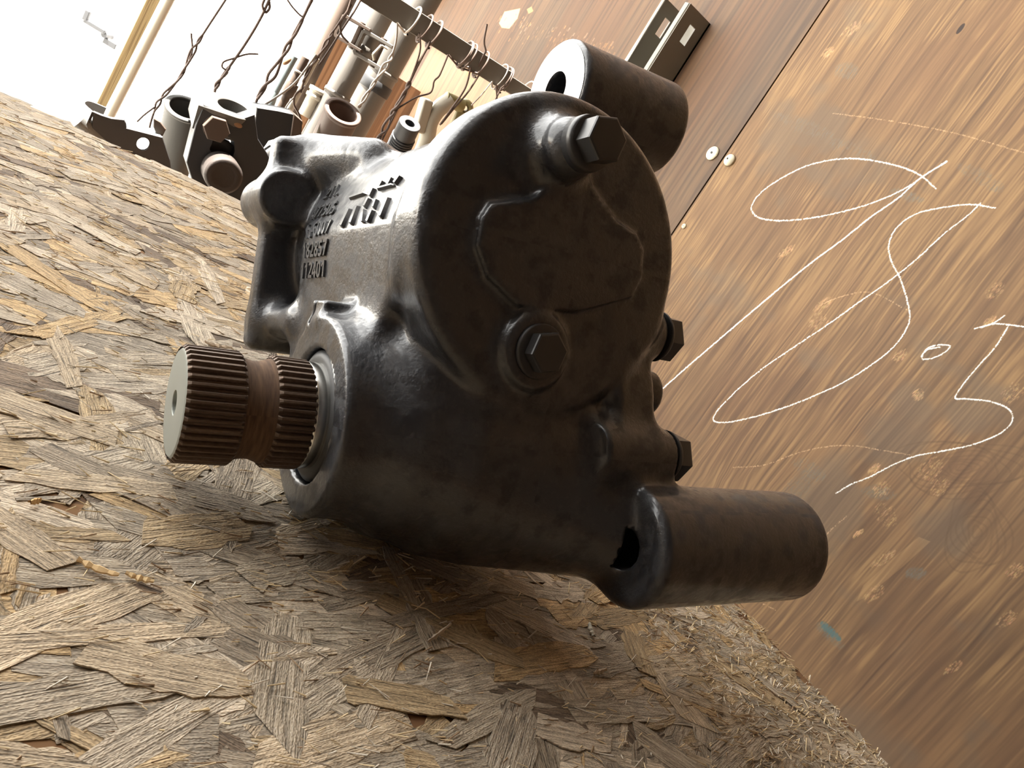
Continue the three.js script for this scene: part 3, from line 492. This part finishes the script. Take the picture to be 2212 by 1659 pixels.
hanger('brown wire twisted along the dark bar', null, [[760, 10], [725, 60], [695, 110], [660, 165], [650, 200]], [0.3, 0.9, 4, 0.003], wireM, 0.0011);
hanger('stiff curved wire crossing in front of the thin tubes', null, [[683, 118], [660, 150], [636, 180], [600, 208], [565, 230]], null, wireLight, 0.0013);
hanger('dark wire loop hooked into the flat yoke plate', null, [[655, 190], [638, 205], [635, 225], [645, 245], [652, 268]], null, wireM, 0.0012);
hanger('pale wire stay down to the flat yoke plate', null, [[660, 185], [640, 205], [620, 228], [607, 258]], null, wireLight, 0.0009);
hanger('wire twisted in open eyes in front of the large grey pipe', [893, 45], [[858, 50], [856, 85], [846, 120], [820, 160], [795, 200], [775, 232]], [0.3, 1, 4, 0.0045], wireLight, 0.0013);
hanger('dark wire pair twisted in front of the brown panel, ending behind the barrel', [952, 52], [[930, 90], [908, 130], [893, 160], [872, 205], [850, 240], [830, 280], [800, 325]], [0.35, 1, 5, 0.0045], wireM, 0.0015);
hanger('straight double wire slanting to the threaded fitting', [922, 55], [[906, 72], [908, 105], [895, 150], [868, 215], [812, 330]], null, wireM, 0.0011);
hanger('kinked wire with a zigzag tail over the brown panel', [1018, 95], [[968, 118], [955, 150], [948, 165], [938, 175], [935, 190], [930, 200], [900, 210], [850, 240]], null, wireM, 0.0011);
hanger('long wire hooked to the brass elbow from the bundled loops', [1018, 100], [[1017, 146], [1005, 190], [975, 235], [950, 270]], null, wireM, 0.0012);
hanger('long wire beside the brass elbow from the bundled loops', [1026, 104], [[1036, 160], [1010, 200], [980, 235], [953, 268]], null, wireM, 0.0012);
hanger('loose wire end standing above the rail', [1053, 118], [[1050, 110], [1046, 90], [1052, 52]], null, wireM, 0.0012);
hanger('short crossed wire under the stepped end of the rail', [1095, 165], [[1083, 190], [1072, 212], [1062, 230]], null, wireM, 0.001);
hanger('short straight wire under the stepped end of the rail', [1098, 168], [[1072, 182], [1073, 205], [1074, 224]], null, wireM, 0.001);
hanger('wire loop at the wall end of the rail', [1140, 200], [[1120, 208], [1110, 220], [1100, 236]], null, wireLight, 0.001);
hanger('thin pale wire strand crossing to the brass elbow bore', [1085, 160], [[1063, 176], [1040, 205], [1018, 228]], null, wireLight, 0.0008);
hanger('doubled wire beside the clevis fittings', null, [[765, -20], [748, 30], [735, 48], [738, 75], [752, 92]], null, wireM, 0.0013);
hanger('straight wire passing above the clevis fittings', null, [[790, -20], [765, 25], [745, 55], [720, 95], [690, 140]], null, wireM, 0.0012);

// pipes and tubes
function tubeThing(name, label, a, b, z, rpx, mat, { wall = 0.003, lean = 0, lip = 0, extra } = {}, cat = 'pipe') {
  const A = atZ(a[0], a[1], z), C = atZ(b[0], b[1], z - lean), r = rpx * mpp(A.clone().lerp(C, 0.5)), L = A.distanceTo(C), t = thing(name, label, cat, C);
  t.quaternion.setFromUnitVectors(YUP, A.clone().sub(C).normalize());
  mesh('tube', pipe(L, r, r - wall, L - Math.min(L * 0.5, 0.08)), mat, t);
  if (lip) mesh('rim', lathe([[r - wall, L - lip], [r + 0.002, L - lip], [r + 0.0022, L - 0.001], [r, L], [r - wall, L - 0.0005], [r - wall, L - lip]], 40), mat, t);
  if (extra) extra(t, r, L);
  return t;
}
const ringOn = (t, r, y, w, mat, name = 'band') => mesh(name, lathe([[r * 0.9, y - w / 2], [r + 0.0012, y - w / 2], [r + 0.0016, y], [r + 0.0012, y + w / 2], [r * 0.9, y + w / 2]], 40), mat, t);
tubeThing('drive_pipe', 'long light grey steel pipe with a welded ring, left of the clevis fittings', [848, -20], [648, 356], -1.2, 28, tubeGrey, { extra: (t, r, L) => { ringOn(t, r, L * 0.42, 0.006, tubeGrey, 'weld_ring'); ringOn(t, r, L * 0.68, 0.012, tubeGrey, 'collar'); } });
tubeThing('drive_pipe', 'thick grey pipe behind the open brown sleeve, right of the clevis fittings', [930, -30], [722, 345], -1.26, 34, tubeGrey, { extra: (t, r, L) => { ringOn(t, r, L * 0.52, 0.006, tubeGrey, 'weld_ring'); ringOn(t, r, L * 0.44, 0.018, darkIron, 'sleeve'); } });
tubeThing('dark_bar', 'dark brown round bar between the thin tubes and the light pipe', [765, -25], [612, 285], -1.22, 15, rustIron, {}, 'bar');
tubeThing('thin_tube', 'slim grey tube flaring wider at its lower end', [637, 121], [572, 240], -1.16, 8, blueGrey, { extra: (t, r, L) => { mesh('flare', lathe([[r, L * 0.35], [r * 1.7, L * 0.1], [r * 1.8, 0], [0.0001, 0]], 30), blueGrey, t); } }, 'tube');
tubeThing('thin_tube', 'slim brown tube with a wire band near its top', [661, 124], [592, 262], -1.17, 9, rustIron, { extra: (t, r, L) => { ringOn(t, r, L * 0.78, 0.003, wireLight); ringOn(t, r * 1.25, L * 0.5, 0.02, rustIron, 'coupling'); } }, 'tube');
tubeThing('thin_tube', 'cream coloured slim tube beside the dark bar', [684, 124], [612, 262], -1.18, 7, creamM, {}, 'tube');
tubeThing('glass_spool', 'pale ribbed spool between the dark bar and the light pipe', [688, 190], [658, 250], -1.21, 16, creamM, { extra: (t, r, L) => { ringOn(t, r * 1.08, L * 0.92, 0.006, creamM, 'rib'); ringOn(t, r * 1.08, L * 0.7, 0.006, creamM, 'rib'); } }, 'spool');
tubeThing('pipe_sleeve', 'short dark brown sleeve with a wide open rusty mouth', [742, 240], [692, 345], -1.08, 37, steel(0.075, 0.045, 0.032, 0.6, 0), { wall: 0.0042, lip: 0.006, lean: 0.045 }, 'sleeve');
{
  const t = tubeThing('pipe_fitting', 'dark threaded pipe fitting with an open chamfered mouth behind the barrel', [886, 266], [852, 338], -1.04, 24, darkIron, { wall: 0.009, lean: 0.03, extra: (g, r, L) => {
    for (let i = 0; i < 9; i++) ringOn(g, r, 0.004 + i * 0.0042, 0.0024, darkIron, 'thread');
    mesh('mouth_ring', lathe([[r - 0.009, L - 0.002], [r * 0.72, L + 0.001], [r * 0.95, L - 0.007], [r, L - 0.009]], 40), greyIron, g); } }, 'fitting');
}
// clevis fittings: bent C-shaped straps
function clevis(label, px, py, z, s, mat) {
  const c = atZ(px, py, z), t = thing('clevis_fitting', label, 'fitting', c, 'clevis fittings on the pipes'), k = mpp(c) * s;
  const prof = new THREE.Shape(); const pts = [[-26, 22], [-30, 20], [-30, -20], [-26, -24], [30, -24], [30, -20], [-24, -19], [-26, -16], [-26, 16], [-24, 19], [30, 20], [30, 24], [-26, 24]];
  pts.forEach(([a, b], i) => (i ? prof.lineTo(a * k, b * k) : prof.moveTo(a * k, b * k)));
  const g = new THREE.ExtrudeGeometry(prof, { depth: 30 * k, bevelEnabled: true, bevelSize: 0.8 * k, bevelThickness: 0.8 * k, bevelSegments: 1 }).translate(0, 0, -15 * k);
  mesh('strap', g, mat, t);
  mesh('pin', new THREE.CylinderGeometry(6 * k, 6 * k, 56 * k, 16).translate(10 * k, 0, 0), rustIron, t);
  t.rotation.set(0, -0.5, 0.05); return t;
}
clevis('brown bent steel clevis hooked by the wire loop on top of the light pipe', 762, 72, -1.17, 1.05, rustIron);
clevis('grey bent steel clevis clamped across the two big pipes', 806, 108, -1.16, 1.15, tubeGrey);
tag(mesh('clip', merge([rod(atZ(806, 117, -1.13), atZ(824, 98, -1.13), 0.002, 0.002, 8), rod(atZ(824, 98, -1.13), atZ(837, 106, -1.13), 0.0014, 0.0014, 8), rod(atZ(806, 117, -1.13), atZ(808, 130, -1.13), 0.002, 0.002, 8)]), creamM), 'small pale bent clip on the grey clevis', 'clip');
// brass coloured elbow arm
{
  const P = (x, y, z = -1.12) => atZ(x, y, z), t = thing('elbow_arm', 'pale curved pitman arm with a brass coloured eye beneath the rail', 'arm', P(960, 250));
  const o = t.position, rel = (p) => p.sub(o);
  mesh('arm', wire([rel(P(905, 345)), rel(P(922, 300)), rel(P(930, 262)), rel(P(948, 235)), rel(P(975, 216))], 0.0125, 16), creamM, t);
  const c = rel(P(1004, 233)), eye = new THREE.TorusGeometry(0.0085, 0.005, 14, 30).scale(1, 1, 1.6); mesh('eye', eye.lookAt(V(-0.5, 0, 1)).translate(c.x, c.y, c.z), brassy, t);
  mesh('lug', merge([rod(rel(P(962, 210)), rel(P(998, 230)), 0.009, 0.011, 14), rod(rel(P(996, 240)), rel(P(985, 275)), 0.008, 0.01, 14)]), brassy, t);
  mesh('side_tab', along(box(0.016, 0.05, 0.02, 0, 0.025, 0, 0.003), rel(P(902, 285)), rel(P(922, 216))), creamM, t);
}
// a plate facing the yard side, its outline traced where it hangs
function traced(name, outline, hole, z, t, mat, parent, o) {
  const at2 = ([x, y]) => { const p = atZ(x, y, z).sub(o); return new THREE.Vector2(p.x, p.y); }, s = new THREE.Shape(outline.map(at2));
  if (hole) s.holes.push(new THREE.Path((hole.length === 3 ? Array.from({ length: 20 }, (_, i) => [hole[0] + hole[2] * Math.cos(i * 0.31416), hole[1] + hole[2] * Math.sin(i * 0.31416)]) : hole).map(at2)));
  return mesh(name, new THREE.ExtrudeGeometry(s, { depth: t, bevelEnabled: true, bevelSize: 0.0008, bevelThickness: 0.0008, bevelSegments: 1 }).translate(0, 0, z - o.z - t), mat, parent);
}
// clamp yoke of a universal joint, with its hex bolt and two bearing caps
const hexOn = (t, p, r, mat) => { const g = hexBolt(r, r * 0.5, r * 1.02, 0.001); mesh('hex_bolt', g.translate(p.x, p.y, p.z), mat, t); };
{
  const z = -1.0, C = atZ(503, 231, z), t = thing('clamp_yoke', 'dark universal joint clamp yoke with split bore and hex bolt', 'yoke', C), rel = (x, y, dz = 0) => atZ(x, y, z + dz).sub(C);
  // tilted clamp with its bore
  const c0 = rel(505, 231, -0.02), e1 = rel(548, 246, -0.02).sub(rel(440, 212, -0.02)).normalize(), e2 = rel(494, 214, -0.045).sub(rel(488, 246, 0)).normalize(); e2.addScaledVector(e1, -e1.dot(e2)).normalize();
  const e3 = new THREE.Vector3().crossVectors(e1, e2), mt = new THREE.Matrix4().makeBasis(e1, e2, e3).setPosition(c0), R = 0.0265, s = new THREE.Shape();
  s.moveTo(-0.043, 0.024); s.lineTo(-0.043, -0.024); s.lineTo(0, -R); s.absarc(0, 0, R, -Math.PI / 2, Math.PI / 2, false); s.lineTo(-0.043, 0.024);
  const h = new THREE.Path(); h.absarc(0, 0, 0.0198, 0, 6.2832, true); s.holes.push(h);
  const slit = new THREE.Path(); slit.moveTo(-0.042, 0.001); slit.lineTo(-0.0215, 0.001); slit.lineTo(-0.0215, -0.001); slit.lineTo(-0.042, -0.001); s.holes.push(slit);
  mesh('clamp', new THREE.ExtrudeGeometry(s, { depth: 0.03, bevelEnabled: true, bevelSize: 0.0008, bevelThickness: 0.0008, bevelSegments: 1, curveSegments: 24 }).translate(0, 0, -0.0308).applyMatrix4(mt), steel(0.085, 0.08, 0.073, 0.6, 0), t);
  traced('fork', [[441, 228], [470, 240], [520, 258], [549, 248], [556, 300], [575, 330], [598, 372], [596, 425], [560, 455], [500, 450], [420, 400], [404, 350], [414, 310], [424, 270]], [[452, 322], [460, 302], [474, 293], [492, 294], [506, 304], [507, 326], [500, 348], [470, 346]], z + 0.003, 0.026, darkIron, t, C);
  hexOn(t, rel(466, 277, 0.004), 0.0145, rustIron);
  mesh('rivet', new THREE.SphereGeometry(0.004, 12, 8).scale(1.4, 0.8, 0.4).translate(...rel(514, 270, 0.004).toArray()), copperish, t);
  const capAt = (px, py, r, dz, mat) => { const p = rel(px, py, dz); mesh('bearing_cap', lathe([[0.0001, 0.001], [r * 0.55, 0.001], [r * 0.6, 0.0022], [r * 0.86, 0.0022], [r, 0.0005], [r, -0.026], [0.0001, -0.026]], 36).rotateX(Math.PI / 2).translate(p.x, p.y, p.z), mat, t); };
  capAt(474, 330, 0.0185, -0.01, darkIron); capAt(483, 380, 0.0225, 0.03, steel(0.035, 0.026, 0.022, 0.7, 0));
}
tubeThing('split_tube', 'dark split tube with an open top beside the clamp yoke', [402, 233], [358, 402], -1.07, 39, steel(0.03, 0.028, 0.024, 0.55, 0), { wall: 0.0045, lip: 0.004, lean: 0.055 }, 'tube');
{
  const z = -1.06, C = atZ(602, 300, z), t = thing('flat_yoke', 'dark flat yoke plate with a rounded window behind the clamp yoke', 'yoke', C);
  traced('plate', [[556, 233], [600, 240], [636, 248], [650, 262], [642, 330], [630, 400], [600, 450], [545, 420], [548, 300]], [[566, 345], [569, 320], [580, 304], [598, 299], [612, 308], [620, 330], [617, 360], [603, 374], [577, 370]], z, 0.028, darkIron, t, C);
  traced('side_flange', [[636, 248], [652, 262], [646, 330], [632, 400], [616, 430], [624, 330]], null, z + 0.004, 0.034, rustIron, t, C);
  const p = atZ(588, 350, z - 0.05).sub(C); mesh('bushing', lathe([[0.006, 0], [0.0145, 0], [0.0165, 0.002], [0.0165, 0.02], [0.0125, 0.023], [0.0125, 0.05], [0.006, 0.05]], 30).translate(p.x, p.y - 0.01, p.z), creamM, t);
}
{
  const z = -0.94, C = atZ(236, 262, z), t = thing('spring_bracket', 'curved sheet steel bracket with a bolt hole, hung at the far bench edge', 'bracket', C), rel = (x, y, dz = 0) => atZ(x, y, z + dz).sub(C);
  const m = steel(0.05, 0.048, 0.048, 0.55, 0);
  traced('plate', [[204, 243], [218, 249], [240, 256], [267, 259], [271, 266], [272, 277], [350, 297], [366, 345], [372, 392], [310, 388], [236, 345], [196, 300]], [309, 311, 14], z, 0.0035, m, t, C);
  const a = rel(204, 243), curve = new THREE.CatmullRomCurve3([a.clone(), a.clone().add(V(-0.009, 0.001, -0.016)), a.clone().add(V(-0.003, 0.002, -0.034)), a.clone().add(V(0.014, 0.002, -0.04))], false, 'centripetal'), pos = [], th = 0.003, H = 0.055, N = 20, R = [];
  for (let i = 0; i <= N; i++) { const p = curve.getPointAt(i / N), tg = curve.getTangentAt(i / N), n = V(-tg.z, 0, tg.x).normalize().multiplyScalar(-th); R.push([p, p.clone().add(n), p.clone().add(n).add(V(0, -H, 0)), p.clone().add(V(0, -H, 0))]); }
  for (let i = 0; i < N; i++) for (let k = 0; k < 4; k++) { const q = (k + 1) % 4; for (const e of [R[i][k], R[i + 1][k], R[i + 1][q], R[i][k], R[i + 1][q], R[i][q]]) pos.push(e.x, e.y, e.z); }
  for (const e of [R[N][0], R[N][3], R[N][2], R[N][0], R[N][2], R[N][1]]) pos.push(e.x, e.y, e.z);
  const sg = new THREE.BufferGeometry(); sg.setAttribute('position', new THREE.Float32BufferAttribute(pos, 3)); sg.computeVertexNormals(); mesh('strap', sg, new THREE.MeshStandardMaterial({ color: new THREE.Color(0.2, 0.19, 0.185), roughness: 0.5, side: THREE.DoubleSide }), t);
  const f0 = rel(275, 279), f1 = rel(350, 298), L = f0.distanceTo(f1); mesh('top_flange', box(L, 0.003, 0.03, L / 2, -0.001, -0.015, 0.0008).applyQuaternion(new THREE.Quaternion().setFromUnitVectors(V(1, 0, 0), f1.clone().sub(f0).normalize())).translate(f0.x, f0.y, f0.z), blueGrey, t);  // bluish light on the flange top is put into its paler colour
  traced('tab', [[333, 257], [345, 264], [357, 279], [350, 293], [340, 291], [333, 275]], null, z - 0.012, 0.003, rustIron, t, C);
  const rp = rel(196, 282, -0.01); mesh('rear_roll', new THREE.CylinderGeometry(0.012, 0.012, 0.03, 24).rotateZ(1.2).translate(rp.x, rp.y, rp.z), steel(0.2, 0.2, 0.19, 0.4, 0.3), t);
}
tag(mesh('fitting_cap', lathe([[0.0001, 0.022], [0.007, 0.022], [0.009, 0.018], [0.009, 0.004], [0.012, 0], [0.0001, 0]], 24).rotateZ(-0.5).translate(...atZ(566, 342, -1.06).toArray()), steel(0.3, 0.3, 0.3, 0.25, 0.8)), 'small shiny grease cap below the flat yoke window', 'cap');
tag(mesh('wire_tag', new THREE.SphereGeometry(0.005, 16, 12).scale(0.7, 1.5, 0.7).rotateZ(-0.4).translate(...atZ(620, 132, -1.15).toArray()), copperish), 'small brown oval tag hanging beside the slim grey tube', 'tag');
tag(mesh('knife_blade', along(new THREE.ConeGeometry(0.009, 0.04, 4).scale(1, 1, 0.25).translate(0, 0.02, 0), atZ(684, 322, -1.09), atZ(690, 285, -1.09)), creamM), 'pointed pale metal sliver beside the brown sleeve', 'metal scrap');

// low panel between the wall and the open yard
const panelTex = canvasTex(512, 256, (u, v, o) => { ply(u * 0.6 + 5, v * 0.3, o, 131); over(o, [136, 96, 72], 0.45); const w = ss(0.55, 0.7, fbm(u * 30, v * 4, 133)); over(o, [176, 136, 102], w * 0.5); });
{
  const z = -1.56, top = atZ(905, 196, z).y, x0 = atZ(714, 78, z).x;
  const g = box(WX - x0, top - FLOORY, 0.02, (WX + x0) / 2, (top + FLOORY) / 2, z - 0.01); struct(mesh('wall_panel', g, new THREE.MeshStandardMaterial({ map: panelTex, roughness: 0.6 }))); 
}
// posts in the opening
{
  const z = -1.8, tex = canvasTex(128, 512, (u, v, o) => { const n = vn(u * 60, v * 9, 141), m = vn(u * 20, v * 30, 143); mix3(o, [112, 96, 66], [156, 138, 102], n); over(o, [84, 66, 42], ss(0.6, 0.85, m) * 0.5); });
  const a = atZ(345, -30, z), b = atZ(205, 262, z), w = 31 * mpp(a), d = a.clone().sub(b).normalize(), up = (1.65 - a.y) / d.y, dn = (b.y - FLOORY) / d.y;
  const p0 = b.clone().addScaledVector(d, -dn), p1 = a.clone().addScaledVector(d, up);
  const post = mesh('wooden_post', along(box(w, p0.distanceTo(p1), 0.05, 0, p0.distanceTo(p1) / 2, 0, 0.002), p0, p1), new THREE.MeshStandardMaterial({ map: tex, bumpMap: tex, bumpScale: 0.002, roughness: 0.9 })); tag(post, 'rough weathered wooden post in the bright opening', 'post');
  const a2 = atZ(378, -30, z + 0.09), b2 = atZ(234, 252, z + 0.09), d2 = a2.clone().sub(b2).normalize(), q0 = b2.clone().addScaledVector(d2, -(b2.y - FLOORY) / d2.y), q1 = a2.clone().addScaledVector(d2, (1.6 - a2.y) / d2.y), r2 = 12.5 * mpp(a2);
  const con = thing('conduit_pipe', 'smooth tan conduit pipe standing against the wooden post', 'pipe', q0); con.quaternion.setFromUnitVectors(YUP, d2);
  mesh('tube', pipe(q0.distanceTo(q1), r2, r2 - 0.003, 0.02), steel(0.32, 0.29, 0.23, 0.45, 0), con);
  mesh('strap', lathe([[r2, 1.35], [r2 + 0.002, 1.35], [r2 + 0.002, 1.37], [r2, 1.37]], 30), tubeGrey, con);
}
// pale door standing open in the yard with a lever handle
{
  const z = -2.6, H = atZ(238, 78, z), door = thing('door_panel', 'white door standing open in the bright yard with a grey lever handle', 'door', V(H.x, FLOORY, H.z));
  const m = steel(0.85, 0.85, 0.84, 0.5, 0), g = steel(0.06, 0.062, 0.068, 0.4, 0); door.rotation.y = -0.45;
  mesh('leaf', box(0.75, 1.98, 0.04, -0.31, 1.01, -0.025, 0.003), m, door);
  const y = H.y - FLOORY, k = mpp(H) * 1.35;
  mesh('handle', merge([box(20 * k, 9 * k, 0.012, 10 * k, -8 * k, 0.03, 0.002), rod(V(0, 0, -0.01), V(0, 0, 0.045), 0.008, 0.008, 14), box(34 * k, 7 * k, 0.012, -16 * k, 4 * k, 0.045, 0.003), box(8 * k, 16 * k, 0.014, -32 * k, 12 * k, 0.045, 0.003)]).translate(0, y, 0), g, door);
}
// wall furniture
{
  const yT = onWall(1535, 52).y, z1 = onWall(1535, 52).z, w = 0.058, dp = 0.047, yB = 0.2, t = thing('steel_channel', 'grey steel U channel with slotted flanges screwed upright on the plywood wall', 'channel', V(WX, yB, z1 - w / 2)), L = yT - yB, th = 0.0028;
  const flange = () => { const s = new THREE.Shape(); s.moveTo(0, 0); s.lineTo(-dp, 0); s.lineTo(-dp, L); s.lineTo(0, L); s.closePath(); const h = new THREE.Path(); h.moveTo(-0.029, L - 0.043); h.lineTo(-0.0175, L - 0.043); h.lineTo(-0.0175, L - 0.018); h.lineTo(-0.029, L - 0.018); h.closePath(); s.holes.push(h); return new THREE.ExtrudeGeometry(s, { depth: th, bevelEnabled: false }); };
  const m = steel(0.2, 0.185, 0.155, 0.4, 0);
  mesh('flange', flange().translate(0, 0, w / 2 - th), m, t); mesh('flange', flange().translate(0, 0, -w / 2), m, t);
  mesh('web', box(th, L, w, -th / 2, L / 2, 0), m, t);
  mesh('lip', box(0.0028, L, 0.009, -dp, L / 2, w / 2 - 0.006, 0.0012), m, t); mesh('lip', box(0.0028, L, 0.007, -dp, L / 2, -w / 2 + 0.0035, 0.0012), m, t);
}
function wallBolt(label, px, py, rpx, mat, dome) {
  const p = onWall(px, py), r = rpx * mpp(p), t = thing('wall_screw', label, 'screw', p); t.rotation.z = Math.PI / 2;
  mesh('washer', lathe(dome ? [[0.0001, r * 0.75], [r * 0.5, r * 0.68], [r * 0.9, r * 0.35], [r, 0], [0.0001, 0]] : [[0.0001, r * 0.3], [r * 0.2, r * 0.32], [r * 0.7, r * 0.42], [r * 0.95, r * 0.2], [r, 0], [0.0001, 0]], 28), mat, t);
  mesh('recess', new THREE.CylinderGeometry(r * 0.16, r * 0.16, r * 0.2, 10).translate(0, dome ? r * 0.68 : r * 0.3, 0), darkIron, t);
}
const ivory = steel(0.62, 0.56, 0.42, 0.5, 0);
wallBolt('flat ivory washer screw on the darker sheet beside the joint', 1540, 332, 16, ivory, false);
wallBolt('domed ivory screw head right of the sheet joint', 1577, 347, 14, ivory, true);
wallBolt('tiny bright nail head at the sheet joint beside the end disc', 1478, 489, 6, ivory, true);
tag(mesh('hose_end', along(lathe([[0.012, 0], [0.026, 0], [0.029, 0.004], [0.029, 0.05], [0.022, 0.056], [0.012, 0.056]], 36), atX(935, -12, WX), atX(935, -12, WX).add(V(-1, 0.1, 0.1))), steel(0.03, 0.03, 0.03, 0.6, 0)), 'black rubber hose end fixed on the wall above the rail', 'hose');

// ---------------------------------------------------------------- loose chips on the bench
function chip(px, py, len, w, col, turn, label) {
  const p = atY(px, py, 0.0012), k = mpp(p), n = 8, pos = [], L = len * k, W = w * k;
  const row = (i) => { const t = i / n, e = Math.sin(Math.PI * Math.min(0.9, Math.max(0.12, t))) ** 0.5 * (0.8 + 0.35 * Math.sin(i * 2.7 + len)), x = (t - 0.5) * L, y = 0.0006 + Math.pow(Math.abs(t - 0.35) * 1.5, 2) * L * 0.1; return [[x, y, -W * e / 2], [x, y + 0.0012 * e, 0], [x, y, W * e / 2]]; };
  for (let i = 0; i < n; i++) { const a = row(i), b = row(i + 1); for (let j = 0; j < 2; j++) { for (const q of [a[j], a[j + 1], b[j], b[j], a[j + 1], b[j + 1]]) pos.push(...q); } }
  for (let i = 0; i < n; i++) { const a = row(i), b = row(i + 1), dn = (q) => [q[0], q[1] - 0.0007, q[2]]; for (let j = 0; j < 2; j++) for (const q of [a[j + 1], a[j], b[j], a[j + 1], b[j], b[j + 1]]) pos.push(...dn(q)); for (const q of [a[0], b[0], dn(a[0]), dn(a[0]), b[0], dn(b[0]), b[2], a[2], dn(a[2]), b[2], dn(a[2]), dn(b[2])]) pos.push(...q); }
  const g = new THREE.BufferGeometry(); g.setAttribute('position', new THREE.Float32BufferAttribute(pos, 3)); g.computeVertexNormals();
  const m = mesh('wood_chip', g, new THREE.MeshStandardMaterial({ color: new THREE.Color(...col), roughness: 0.85 })); m.position.copy(p); m.rotation.y = turn; return tag(m, label, 'wood chip');
}
chip(224, 470, 36, 8, [0.72, 0.6, 0.46], 0.9, 'curled pale wood chip lying on the open far part of the bench');
chip(1276, 1362, 40, 15, [0.6, 0.56, 0.46], 1.2, 'pale pointed wood chip beside the lower mounting boss');
chip(1496, 1363, 12, 10, [0.8, 0.66, 0.42], 0.3, 'small golden crumb of wood near the bench right edge');
chip(1293, 1453, 50, 12, [0.5, 0.38, 0.26], 0.2, 'brown splinter lying right of the long splinter');
chip(945, 1372, 100, 10, [0.5, 0.4, 0.29], 0.55, 'long splinter lying in front of the steering gear');
chip(210, 1230, 90, 22, [0.74, 0.52, 0.27], -0.5, 'golden lifted wood flake on the near left of the bench');
chip(300, 1250, 60, 18, [0.82, 0.6, 0.32], -0.4, 'short bright golden flake beside the lifted wood flake');
chip(75, 1085, 26, 16, [0.6, 0.38, 0.16], 0.6, 'orange brown resin crumb near the left end of the bench');
chip(470, 748, 60, 14, [0.62, 0.48, 0.34], 0.1, 'frayed wood shaving lying behind the splined shaft');

renderer.render(scene, camera);
